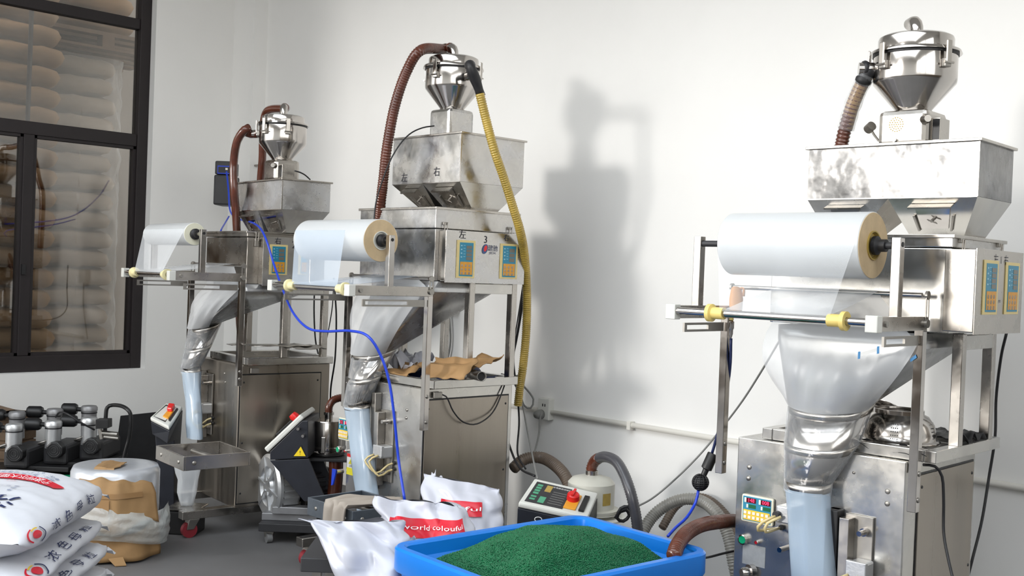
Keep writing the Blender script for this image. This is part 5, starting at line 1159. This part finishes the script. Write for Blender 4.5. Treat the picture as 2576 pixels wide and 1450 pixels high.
hp_ = spline([a, l3(1488, 1180, 5.2), l3(1497, 1160, 5.18), l3(1520, 1150, 5.1), l3(1548, 1160, 5.02), l3(1568, 1190, 4.96), l3(1585, 1235, 4.9), l3(1598, 1290, 4.88), l3(1606, 1345, 4.88)], .006)
n_ = len(hp_)
obj('dark_hose', MB().tube(hp_[n_//5:], [.0245*(1+(.05 if i % 2 else -.05)) for i in range(n_-n_//5)], 14), DKHOSE, CN2, smooth=True)
obj('brown_hose_end', MB().tube(hp_[:n_//5+1], [.0255*(1+(.07 if i % 2 else -.07)) for i in range(n_//5+1)], 14), BRHOSE, CN2, smooth=True)
obj('tray_table', MB().lathe([(0, zh(1300)), (.19, zh(1300)), (.19, zh(1296)), (0, zh(1296))], (-.02, 0, 0), seg=36), WPLAS, CN2, smooth=2)
# small controller behind the leftmost tray
x_, y_ = unit_frame(425, 1080, 6.3)
I4 = Matrix.LocRotScale(V((x_, y_, 0)), Matrix.Rotation(R(45), 3, 'Z').to_quaternion(), None).inverted()
def l4(px, py, dd): return I4 @ F(px, py, dd)
U3 = thing('vacuum_unit', 'small black controller with grey slanted face left of the leftmost machine', 'vacuum unit', loc=(x_, y_, 0), ang=R(45))
TL, TR, BR, BL = l4(418, 1014, 6.45), l4(458, 1022, 6.35), l4(424, 1074, 6.1), l4(377, 1050, 6.2)
n2 = (BL-TL).cross(TR-TL).normalized(); n2 = n2 if n2.z > 0 else -n2
pn = obj('control_panel', slabn([TL, TR, BR, BL], -.025), WPLAS, U3, bevel=.008)
plate('panel_label', .1, .75, .12, .9, DGREY, 0, .002)
sw = plate('switch_base', .5, .8, .35, .75, ORKNOB, 0, .01, None, .003)
obj('red_knob', MB().slab([P2(.45, .25, .01), P2(.55, .5, .01), P2(.8, .45, .01), P2(.78, .2, .01)], n2*.025), RKNOB, sw, bevel=.006)
plate('black_handle', .84, .94, .2, .8, BLACK, 0, .01, None, .003)
obj('housing', MB().hexa([V((BL.x+.01, BL.y+.02, BL.z-.10)), V((BR.x-.01, BR.y+.02, BR.z-.10)), V((TR.x, TR.y, BR.z-.10)), V((TL.x, TL.y, BL.z-.10)), BL-n2*.026, BR-n2*.026, TR-n2*.026, TL-n2*.026]), NAVY, U3, bevel=.004)
obj('stand', MB().hexa([(BL.x+.06, BL.y+.06, 0), (BR.x, BL.y+.06, 0), (BR.x, TR.y, 0), (BL.x+.06, TR.y, 0), (BL.x+.02, BL.y+.04, BL.z-.11), (BR.x-.01, BL.y+.04, BL.z-.11), (TR.x, TR.y, BL.z-.11), (TL.x, TR.y, BL.z-.11)]), NAVY, U3, bevel=.004)

# ------------------------------------------------------------------ things on the machines
# rag over the middle tray
u0_, u1_, v0_ = TR2
rg = thing('rag', 'beige cotton rag draped over the middle machine tray', 'rag', M2)
def rf(a, b):
    x = u0_+.16+.17*a; s_ = b*.46; zt_ = .448
    if s_ < .12: y, z = v0_-.012-.012*math.sin(a*14), zt_-.12+s_
    else: y, z = v0_-.012+(s_-.12), zt_+.006-.09*max(0, s_-.24)
    if s_ < .12 and s_ > .09: z = min(z, zt_)
    return V((x+(.05*(s_-.12) if s_ > .12 else -.10*(.12-s_))+.01*noise.noise(V((a*3, b*4, 0))), y, z+.010*math.sin(a*20+b*3)+.012*noise.noise(V((a*6, b*3, 2)))))
obj('cloth', MB().grid(rf, 36, 30), RAG, rg, smooth=True, thick=.006)
# cardboard and sheets in the middle machine's top
def crumple(name, c0, ax, bx, m_, lab, cat, fr, amp=.02, seed=0, n=10, thick=.004, wav=3):
    c0, ax, bx = V(c0), V(ax), V(bx); nn = ax.cross(bx).normalized()
    o = obj(name, MB().grid(lambda a, b: fr.w(c0+ax*(a-.5)+bx*(b-.5)+nn*amp*noise.noise(V((a*wav+seed, b*wav, seed)))*2+ax*.06*noise.noise(V((b*4, seed, 1)))+bx*.06*noise.noise(V((a*4, seed, 5)))), n, n), m_, None, lab, cat, thick=thick, smooth=2)
    return o
crumple('cardboard_sheet', M2.v(1130, 926, .1), (.27, .04, .01), (-.02, .10, .09), KRAFT, 'folded brown cardboard piece leaning on the front rim of the middle machine', 'cardboard', M2, .016, 1)
crumple('cardboard_sheet', M2.v(1185, 915, .30), (.30, .0, .05), (.0, .16, .06), KRAFT, 'brown cardboard piece sticking out between the right legs of the middle machine', 'cardboard', M2, .02, 4)
crumple('cardboard_sheet', M2.v(1025, 928, .12), (.20, .0, .0), (.02, .14, .05), KRAFT, 'brown cardboard piece at the left of the middle machine top', 'cardboard', M2, .02, 9)
crumple('plastic_sheeting', M2.v(1028, 905, .2), (.22, .0, .0), (.0, .16, .04), SACKP, 'crumpled pale plastic sheeting behind the cardboard on the middle machine', 'plastic sheet', M2, .045, 7, 18, .002, 5)
crumple('dark_cloth', M2.v(1120, 940, .3), (.45, .0, .0), (.0, .3, .01), INKN, 'dark navy cloth lying under the cardboard on the middle machine', 'cloth', M2, .03, 3, 16, .004, 4)
a = M2.w(M2.v(1212, 948, .2)); b_ = M2.w(M2.v(1160, 935, .42))
pipe = thing('steel_tube', 'short open steel tube lying on the middle machine top', 'tube', loc=(0, 0, 0))
obj('tube_wall', MB().tube([a, b_], .022, 24, caps=False), STEELD, pipe, smooth=True, thick=.003); obj('tube_bore', MB().tube([a+(b_-a)*.04, b_], .019, 24), BLACK, pipe)
# panels lying in the leftmost machine's top
crumple('steel_plate', M1.v(680, 868, .2), (.42, .0, .02), (.0, .34, .0), STEEL, 'thin steel plate lying across the top of the leftmost machine', 'plate', M1, .006, 2, 6, .003)
crumple('steel_plate', M1.v(760, 873, .3), (.2, .0, -.01), (.0, .2, .0), STEELD, 'smaller dark steel plate at the rear right of the leftmost machine top', 'plate', M1, .008, 6, 6, .003)
# colanders on the right machine
def colander(lab, c0, r_, hh, tilt, up=False):
    t_ = thing('colander', lab, 'colander', M3); t_.location = M3.w(c0); t_.rotation_euler = (tilt[0], tilt[1], M3.ang)
    pr = [(r_*1.09, -.002), (r_*1.1, .004), (r_*1.04, .008), (r_*1.0, .010), (r_*.99, hh*.3), (r_*.93, hh*.62), (r_*.78, hh*.88), (r_*.66, hh*.95), (r_*.64, hh), (0, hh)]
    if up: pr = [(a, -h_) for a, h_ in pr]
    obj('bowl', MB().lathe(pr, seg=72), STEELP, t_, smooth=True)
    q = MB(); s_ = -1 if up else 1
    for g in range(10):
        for j in range(5):
            for i in range(4):
                a = 2*math.pi*g/10+(i-1.5)*.055; z = hh*(.2+.12*j); rr = np.interp(z, [hh*.3, hh*.62, hh*.88], [r_*.99, r_*.93, r_*.78])+.0006
                d_ = V((math.cos(a), math.sin(a), 0)); tn = V((-d_.y, d_.x, 0)); q.add([d_*rr+V((0, 0, s_*z))+tn*(.0022*math.cos(x))+V((0, 0, .0022*math.sin(x))) for x in [math.pi*k/3 for k in range(6)]], [(0, 1, 2, 3, 4, 5)])
    obj('holes', q, BLACK, t_, kind='stuff')
    if not up: obj('foot_ring', MB().lathe([(r_*.66, hh*.94), (r_*.66, hh+.01), (r_*.62, hh+.01), (r_*.62, hh)], seg=48), STEELP, t_, smooth=2)
p = M3.v(2258, 1108, .22)
colander('large perforated steel colander upside down on the right machine', (p.x, .22, .965), .128, .10, (0, 0))
p = M3.v(2185, 1075, .35)
colander('smaller steel colander tilted behind the large upturned one', (p.x, .40, 1.07), .09, .08, (R(-18), R(8)), True)
crumple('black_film', M3.v(2200, 1125, .08), (.40, .0, .0), (.0, .10, .0), BLACK, 'crumpled black plastic film along the front rim of the right machine', 'plastic film', M3, .018, 3, 22, .002, 6)
crumple('black_film', (-.05, .42, .985), (.25, .0, .0), (.0, .2, .0), BLACK, 'crumpled black plastic film beside the rear leg of the right machine', 'plastic film', M3, .02, 8, 16, .002, 5)
# tape pieces on the film of the right machine
p = M3.v(2185, 890, -.10)
tg = thing('tape_label', 'small printed label with blue ends stuck on the right machine film', 'label', M3)
obj('strip', MB().slab([p+V((-.03, 0, -.012)), p+V((.03, 0, .010)), p+V((.03, 0, .022)), p+V((-.03, 0, 0))], (0, .001, 0)), LBLW, tg)
for s_ in (-1, 1): obj('blue_end', MB().slab([p+V((s_*.032-.004, -.001, s_*.011-.010)), p+V((s_*.032+.004, -.001, s_*.011-.008)), p+V((s_*.032+.004, -.001, s_*.011+.016)), p+V((s_*.032-.004, -.001, s_*.011+.014))], (0, .001, 0)), TAPEB, tg)
p = M3.v(2300, 903, -.034)
obj('blue_tape', MB().slab([M3.w(q_) for q_ in (p+V((-.012, 0, -.012)), p+V((.008, 0, .004)), p+V((.004, 0, .014)), p+V((-.014, 0, -.002)))], M3.w((0, .001, 0))-M3.w((0, 0, 0))), TAPEB, None, 'scrap of blue tape on the right film post of the right machine', 'tape')

# ------------------------------------------------------------------ sack stack in the left foreground
sd_ = 4.33; cn = F(262, 1262, sd_)                                     # far right corner of the stack
ax_ = (fw.xy.normalized()); fx = V((ax_.x, ax_.y, 0)); fx.rotate(Matrix.Rotation(R(4), 3, 'Z')); fy = V((-fx.y, fx.x, 0))
SL, SW, SH = .86, .64, .095
base = V((cn.x, cn.y, 0))-fx*(SL/2-.03)+fy*(SW/2-.01)
sang = math.atan2(fx.y, fx.x)
ztop = F(255, 1248, sd_).z+.02
def sack_text(par, seed, H, top):
    """print on the sack: side lettering and round mark; x runs along the sack away from the camera, -y is the side seen"""
    ths = np.linspace(0, math.pi/2, 60); yy_ = -SW/2*np.abs(np.cos(ths))**.75; zz_ = H/2*np.abs(np.sin(ths))**.9
    al_ = np.concatenate([[0], np.cumsum(np.hypot(np.diff(yy_), np.diff(zz_)))])
    def S(x, sl):   # point slightly outside the flank, sl = length along the skin from mid height (may be negative)
        th_ = float(np.interp(abs(sl), al_, ths)); sg = 1 if sl >= 0 else -1; co = math.cos(th_); si = math.sin(th_)*sg
        s = x/(SL/2); e = 1-abs(s)**7; e2 = 1-abs(s)**14; n1 = noise.noise(V((x*5, -abs(co)*2, si*2+seed*7))); n2 = noise.noise(V((x*16+seed, -co*5, si*5)))
        y = -SW/2*abs(co)**.75*(.90+.10*e); z = H/2*math.copysign(abs(si)**.9, si)*(e**.6*.93+.07*e2+.01)*(1-.10*(y/(SW/2))**2+.08*(1-s*s))
        k = .35+.65*abs(co)**2
        return V((x, y+.012*.6*n1-.005*k, z+.012*(n1+.5*n2)*(.3+.7*e)+H/2+.003))
    for i, ch in enumerate('浓色母粒'):
        vs, fs = text_mesh(ch); q = MB(); x0 = -.19+.128*i
        q.add([S(x0+a*.085, (.035 if not top else .008)+b*.045) for a, b in vs], fs); obj('side_lettering', q, INKN, par)
    for (a0, a1, r0_, r1_, m_, dx) in ((0, 6.28, 0, .026, INKR, 0), (1.9, 4.2, .042, .05, INKR, -.004), (-1.2, 1.0, .042, .05, INKN, .006), (1.2, 2.2, .034, .042, INKY, 0)):
        q = MB().grid(lambda a, b: S(-.345+dx+1.0*math.cos(a0+(a1-a0)*a)*(r0_+(r1_-r0_)*b), (.035 if not top else .012)+.6*math.sin(a0+(a1-a0)*a)*(r0_+(r1_-r0_)*b)), 16, 1); obj('round_mark', q, m_, par)
    if not top: return
    def T(x, y): # on top surface
        s = x/(SL/2); e = 1-abs(s)**7; e2 = 1-abs(s)**14; yy = max(-.97, min(.97, y/(SW/2)/(.90+.10*e))); co = math.copysign(abs(yy)**(1/.75), yy); si = math.sqrt(max(0, 1-co*co))
        n1 = noise.noise(V((x*5, co*2, si*2+seed*7))); n2 = noise.noise(V((x*16+seed, co*5, si*5)))
        z = H/2*si**.9*(e**.6*.93+.07*e2+.01)*(1-.10*yy**2+.08*(1-s*s)); return V((x, y, z+.012*(n1+.5*n2)*(.3+.7*e)+H/2+.004))
    # arched red band across the far end, convex towards the far end
    cx0, Rb = -.29, .47
    def arc(r_, t_): return T(cx0+r_*math.cos(t_), r_*math.sin(t_)*.86)
    obj('red_band', MB().grid(lambda a, b: arc(Rb+.055*(b-.5), -.62+1.24*a)+V((0, 0, .001)), 40, 4), INKR, par)
    s_ = '宁波柯尔大塑胶有限公司'
    q = MB()
    for i, ch in enumerate(s_):
        t0 = -.46+.086*i; vs, fs = text_mesh(ch)
        q.add([arc(Rb-b*.042, t0+a*.042/Rb)+V((0, 0, .003)) for a, b in vs], fs)
    obj('band_lettering', q, INKW, par)
    q = MB()
    for row, (s_, sz) in enumerate((('地址：浙江省宁波市北仑区', .024), ('电话：0574-86100', .022))):
        for i, ch in enumerate(s_):
            vs, fs = text_mesh(ch); t0 = -.42+(.056 if row == 0 else .046)*i
            q.add([arc(Rb+.047+.028*row-b*sz, t0+a*sz/Rb)+V((0, 0, .001)) for a, b in vs], fs)
    obj('address_lettering', q, INKB, par)
    q = MB(); 
    for i, ch in enumerate('NET: 25kg'):
        if ch == ' ': continue
        vs, fs = text_mesh(ch); q.add([arc(Rb-.048-b*.022, -.18+.035*i+a*.022/Rb)+V((0, 0, .001)) for a, b in vs], fs)
    obj('weight_lettering', q, INKR, par)
    q = MB()
    for row in range(3):
        for i, ch in enumerate(('编号：20220', '颜 色：黑', '净 重：25')[row]):
            if ch == ' ': continue
            vs, fs = text_mesh(ch); q.add([T(.0-.035*row-b*.02, -.12+.028*i+a*.02) for a, b in vs], fs)
    obj('small_lettering', q, INKB, par)
    q = MB(); vs, fs = text_mesh('浓色母粒'); q.add([T(-.20-b*.15, .10+a*.15) for a, b in vs], fs); obj('large_lettering', q, INKN, par)
for i, nm in enumerate(('top', 'second', 'third', 'fourth', 'fifth')):
    z = ztop-SH*(i+1)+.004*i
    t_ = thing('masterbatch_sack', {'top': 'white sack on top of the stack with a red lettered band', 'second': 'white sack second from the top of the foreground stack', 'third': 'white sack third from the top of the foreground stack', 'fourth': 'white sack fourth from the top of the foreground stack with a bent ear', 'fifth': 'white sack fifth from the top of the foreground stack'}[nm], 'sack', loc=base+V((0, 0, z))+fx*(-.004*i)-fy*(.012*i), ang=sang+R((0, 1.5, -1, 1, 0)[i]), group='white sacks stacked in the foreground')
    H = SH*1.12 if i else SH*1.9
    obj('sack_body', pillow(SL, SW, H, i+1, 60, 56, .012, .6, .9, .75), SACKW, t_, smooth=True)
    e_ = MB().grid(lambda a, b: V((SL/2-.03+.035*b, -SW/2+.03+(SW-.06)*a*1.0, H/2+.012*math.sin(a*12+i)*b-(.02*b*b))), 24, 3)
    obj('sewn_edge', e_, SACKW, t_, smooth=True, thick=.003)
    e_ = MB().grid(lambda a, b: V((SL/2-.06+.075*a+.015*b, -SW/2+.05-.02*a-.055*b*(1-.5*a), H*.5-.01-.028*a*b+.006*math.sin(a*5+i))), 6, 4)
    obj('corner_ear', e_, SACKW, t_, smooth=True)
    if i < 3: sack_text(t_, i+1, H, i == 0)
zz = ztop-SH*5+.016
t_ = thing('masterbatch_sack', 'white sack at the bottom of the foreground stack', 'sack', loc=base, ang=sang, group='white sacks stacked in the foreground')
obj('sack_body', pillow(SL, SW, max(.1, zz), 9, 40, 36, .012), SACKW, t_, smooth=True)

# ------------------------------------------------------------------ blue tub with green pellets
ZR = .60
pR = pl(1760, 1378, (0, 0, 1), ZR); pLf = pl(1003, 1378, (0, 0, 1), ZR); pB = pl(1432, 1287, (0, 0, 1), ZR)
eA = (pLf-pB); eB = (pR-pB); LA, LB = eA.length, eB.length
ang = math.atan2(eB.y, eB.x)
tc_ = (pR+pLf)/2; tc_.z = 0
print('tub', LA, LB, math.degrees(ang), math.degrees(math.atan2(eA.y, eA.x)))
tub = thing('plastic_tub', 'blue plastic tub full of green pellets in the foreground', 'tub', loc=tc_, ang=ang)
hx, hy = LB/2, LA/2
def rr_ring(hx, hy, z, r_=.07, n=8, wob=0):
    out = []
    for cx, cy, a0 in ((hx-r_, hy-r_, 0), (-hx+r_, hy-r_, 90), (-hx+r_, -hy+r_, 180), (hx-r_, -hy+r_, 270)):
        for k in range(n+1):
            a = R(a0+90*k/n); out.append(V((cx+r_*math.cos(a), cy+r_*math.sin(a), z)))
    return out
P_ = [(-.085, .0), (-.075, .004), (-.025, .46), (-.02, .50), (-.012, .53), (-.012, .565), (0, .57), (.0, .53), (.004, .528), (.008, .535), (.008, .60), (.0, .607), (-.022, .607), (-.03, .60), (-.034, .56), (-.05, .545), (-.095, .03), (-.11, .02)]
obj('tub_body', MB().rings([rr_ring(hx+o, hy+o, z*ZR/.607, max(.02, .07+o)) for o, z in P_], (True, True)), BLUE, tub, smooth=2)
for s_ in (-1, 1):
    for k in range(7):
        y = -hy+.12+(2*hy-.24)*k/6
        obj('rib', MB().hexa([(s_*(hx-.075), y-.012, .05), (s_*(hx-.055), y-.012, .05), (s_*(hx-.055), y+.012, .05), (s_*(hx-.075), y+.012, .05), (s_*(hx-.035), y-.012, .53), (s_*(hx-.0), y-.012, .53), (s_*(hx-.0), y+.012, .53), (s_*(hx-.035), y+.012, .53)]), BLUE, tub, bevel=.003)
    for k in range(5):
        x = -hx+.12+(2*hx-.24)*k/4
        obj('rib', MB().hexa([(x-.012, s_*(hy-.075), .05), (x+.012, s_*(hy-.075), .05), (x+.012, s_*(hy-.055), .05), (x-.012, s_*(hy-.055), .05), (x-.012, s_*(hy-.035), .53), (x+.012, s_*(hy-.035), .53), (x+.012, s_*(hy-.0), .53), (x-.012, s_*(hy-.0), .53)]), BLUE, tub, bevel=.003)
for s_ in (-1, 1): obj('inner_step', MB().box(-.12, .12, s_*(hy-.075)-.012, s_*(hy-.075)+.012, .30, .50), BLUE, tub, bevel=.006)
# pellets: heap surface plus loose grains lying on it
def hh(x, y):
    a = math.exp(-(((x+.05)/.24)**2+((y-.02)/.30)**2)); b = math.exp(-(((x-.14)/.16)**2+((y-.02)/.3)**2)); ed = min(1, (hx-.06-abs(x))/.10, (hy-.06-abs(y))/.12)
    return .565+.075*a+.04*b+.014*noise.noise(V((x*9, y*9, 0)))-.05*(1-max(0, ed))
pel = thing('plastic_pellets', 'heap of green plastic pellets filling the blue tub', 'pellets', loc=tc_, ang=ang)
obj('heap', MB().grid(lambda a, b: V(((hx-.055)*(2*a-1), (hy-.055)*(2*b-1), hh((hx-.055)*(2*a-1), (hy-.055)*(2*b-1)))), 50, 60), PEL, pel, smooth=True)
N = 62000; X = rng.uniform(-1, 1, N)*(hx-.058); Y = rng.uniform(-1, 1, N)*(hy-.058)
gx = np.linspace(-1, 1, 80)*(hx-.055); gy = np.linspace(-1, 1, 100)*(hy-.055); GZ = np.array([[hh(a, b) for b in gy] for a in gx])
ix = (X/(hx-.055)+1)/2*79; iy = (Y/(hy-.055)+1)/2*99; i0 = np.clip(ix.astype(int), 0, 78); j0 = np.clip(iy.astype(int), 0, 98); fx_ = ix-i0; fy_ = iy-j0
Z = (GZ[i0, j0]*(1-fx_)*(1-fy_)+GZ[i0+1, j0]*fx_*(1-fy_)+GZ[i0, j0+1]*(1-fx_)*fy_+GZ[i0+1, j0+1]*fx_*fy_)+rng.uniform(-.0005, .003, N)
th = rng.uniform(0, 2*np.pi, N); ph = rng.uniform(-.6, .6, N); hl = rng.uniform(.0022, .0034, N)
D = np.stack([np.cos(th)*np.cos(ph), np.sin(th)*np.cos(ph), np.sin(ph)], 1); E1 = np.stack([-np.sin(th), np.cos(th), np.zeros(N)], 1); E2 = np.cross(D, E1)
cen = np.stack([X, Y, Z], 1); vs = []
for s_ in (-1, 1):
    for k in range(5):
        a = 2*np.pi*k/5; vs.append(cen+D*(hl*s_)[:, None]+(E1*np.cos(a)+E2*np.sin(a))*.00145)
vs = np.stack(vs, 1).reshape(-1, 3)
tri = []
for k in range(5): k2 = (k+1) % 5; tri += [(k, k2, 5+k2), (k, 5+k2, 5+k)]
tri += [(0, 2, 1), (0, 3, 2), (0, 4, 3), (5, 6, 7), (5, 7, 8), (5, 8, 9)]
tri = np.array(tri); T_ = (tri[None]+(np.arange(N)*10)[:, None, None]).reshape(-1)
me = bpy.data.meshes.new('grains'); me.vertices.add(N*10); me.vertices.foreach_set('co', vs.ravel()); nt_ = len(T_)//3
me.loops.add(nt_*3); me.loops.foreach_set('vertex_index', T_.astype(np.int32)); me.polygons.add(nt_); me.polygons.foreach_set('loop_start', (np.arange(nt_)*3).astype(np.int32))
me.update(calc_edges=True); me.materials.append(PEL); go = bpy.data.objects.new('grains', me); C.objects.link(go); go.parent = pel; go['kind'] = 'stuff'; pel['kind'] = 'stuff'

# ------------------------------------------------------------------ open white sacks beside the tub
def open_bag(lab, secs, seed, band=None, amp=.032):
    """sections: (px, py, depth, half width, half thickness, turn) from top to bottom"""
    q0 = F(secs[-1][0], secs[-1][1], secs[-1][2])
    I = Matrix.LocRotScale(V((q0.x, q0.y, 0)), Matrix.Rotation(R(45), 3, 'Z').to_quaternion(), None).inverted()
    t_ = thing('open_sack', lab, 'sack', loc=(q0.x, q0.y, 0), ang=R(45), group=None); n = 72
    S = []
    for (px, py, dd, w, th_, tn, tip) in secs:
        c = I @ F(px, py, dd); S.append((c, w, th_, R(tn), tip))
    def ev(b):
        x = b*(len(S)-1); i = min(int(x), len(S)-2); f_ = x-i; A, B = S[i], S[i+1]; f_ = f_*f_*(3-2*f_)*.5+f_*.5
        return A[0].lerp(B[0], f_), A[1]+(B[1]-A[1])*f_, A[2]+(B[2]-A[2])*f_, A[3]+(B[3]-A[3])*f_, A[4]+(B[4]-A[4])*f_
    def pt_(a, b, out=0):
        c, w, th_, tn, tip = ev(b); an = 2*math.pi*a; co, si = math.cos(an), math.sin(an)
        x = w*math.copysign(abs(co)**.8, co); y = th_*math.copysign(abs(si)**.9, si)
        nz = noise.noise(V((x*9+seed, y*9, c.z*7)))*amp+abs(noise.noise(V((x*11+seed, y*4, c.z*13+x*6))))*amp*1.5-amp*.3
        x2 = x*math.cos(tn)-y*math.sin(tn); y2 = x*math.sin(tn)+y*math.cos(tn)
        k = 1+out/max(.05, w); v_ = V((x2*k, y2*k, tip*co*1.0+.3*amp*noise.noise(V((co*3, si*3, seed)))))
        return c+v_+V((co*nz, si*nz-.6*nz, nz*.4))
    obj('sack_film', MB().grid(lambda a, b: pt_(a, b), n, 40), SACKP, t_, smooth=True)
    if band:
        a0, a1, b0, b1, word, sz, b_t = band
        g = MB().grid(lambda a, b: pt_(a0+(a1-a0)*a, b0+(b1-b0)*b, .006)+V((0, -.006, 0)), 60, 14); rb_ = obj('red_band', g, INKR, t_, smooth=True)
        vs, fs = text_mesh(word); xm = max(abs(v[0]) for v in vs); q = MB()
        q.add([pt_((a0+a1)/2+(a1-a0)*.48*x/xm, (b0+b1)/2-(b1-b0)*y*b_t, .006)+V((0, -.012, 0)) for x, y in vs], fs); obj('band_lettering', q, INKW, rb_)
    return t_
open_bag('crumpled white sack standing open at the left of the blue tub', [(885, 1312, 3.75, .165, .004, 12, -.005), (900, 1330, 3.75, .150, .05, 10, -.02), (915, 1365, 3.72, .135, .10, 8, -.015), (930, 1410, 3.7, .125, .13, 5, 0), (935, 1470, 3.7, .12, .14, 5, 0), (935, 1560, 3.7, .12, .15, 5, 0), (935, 1730, 3.72, .13, .15, 5, 0)], 3)
open_bag('white sack with a red band reading the world colouful, behind the tub corner', [(1052, 1262, 4.15, .165, .004, -12, -.005), (1055, 1275, 4.15, .165, .05, -12, 0), (1065, 1310, 4.12, .155, .10, -12, 0), (1070, 1360, 4.1, .15, .13, -12, 0), (1070, 1450, 4.1, .15, .14, -12, 0), (1070, 1640, 4.12, .15, .14, -12, 0)], 11, (.65, .93, .30, .50, 'the world colouful', .30, .52))
open_bag('white sack with two raised corners farthest behind the tub', [(1165, 1212, 4.5, .165, .004, -10, -.02), (1165, 1232, 4.5, .16, .05, -10, -.01), (1170, 1270, 4.48, .155, .09, -10, 0), (1170, 1330, 4.45, .15, .11, -10, 0), (1170, 1420, 4.45, .15, .12, -10, 0), (1170, 1580, 4.45, .15, .12, -10, 0)], 23, (.68, .83, .30, .46, 'ouful', .30, .52), .018)
# raised peak of the last sack
pkp = thing('sack_corner', 'pointed folded white sack top rising behind the sacks', 'sack', loc=(0, 0, 0))
def pkf(a, b):
    base_ = F(1075+55*a, 1245, 4.62); tip_ = F(1086+28*a+4*math.sin(a*9), 1183+34*abs(a-.15)*(1 if a > .15 else 1)+8*math.sin(a*14), 4.64)
    p = base_.lerp(tip_, b); return p+V((.02*math.sin(a*7)*(1-b), -.02*math.sin(a*7)*(1-b), 0))+V((0, 0, .006*noise.noise(V((a*9, b*9, 0)))))
obj('folded_film', MB().grid(pkf, 16, 10), SACKP, pkp, smooth=True, thick=.003)
# sack between the open one and the tub, only its printed edge shows
open_bag('white sack squeezed between the open sack and the tub wall', [(1005, 1352, 3.85, .06, .02, 0, 0), (1008, 1380, 3.85, .065, .05, 0, 0), (1010, 1430, 3.85, .07, .07, 0, 0), (1010, 1520, 3.85, .07, .08, 0, 0), (1010, 1700, 3.85, .07, .08, 0, 0)], 31)
# trolley below the open sack
a = F(795, 1412, 3.75)
tr_ = thing('small_trolley', 'corner of a dark steel trolley under the open white sack', 'trolley', loc=(a.x, a.y, 0), ang=R(45))
zz = a.z
obj('deck', MB().box(-.05, .30, -.02, .35, zz-.035, zz+.015), DGREY, tr_, bevel=.004)
for x in (0, .26):
    for y in (.03, .31):
        lg_ = obj('leg', MB().box(x-.015, x+.015, y-.015, y+.015, .06, zz-.035), STEELD, tr_)
        obj('wheel', MB().cyl((x-.012, y, .04), (x+.012, y, .04), .04), GREYRUB, lg_, smooth=2)
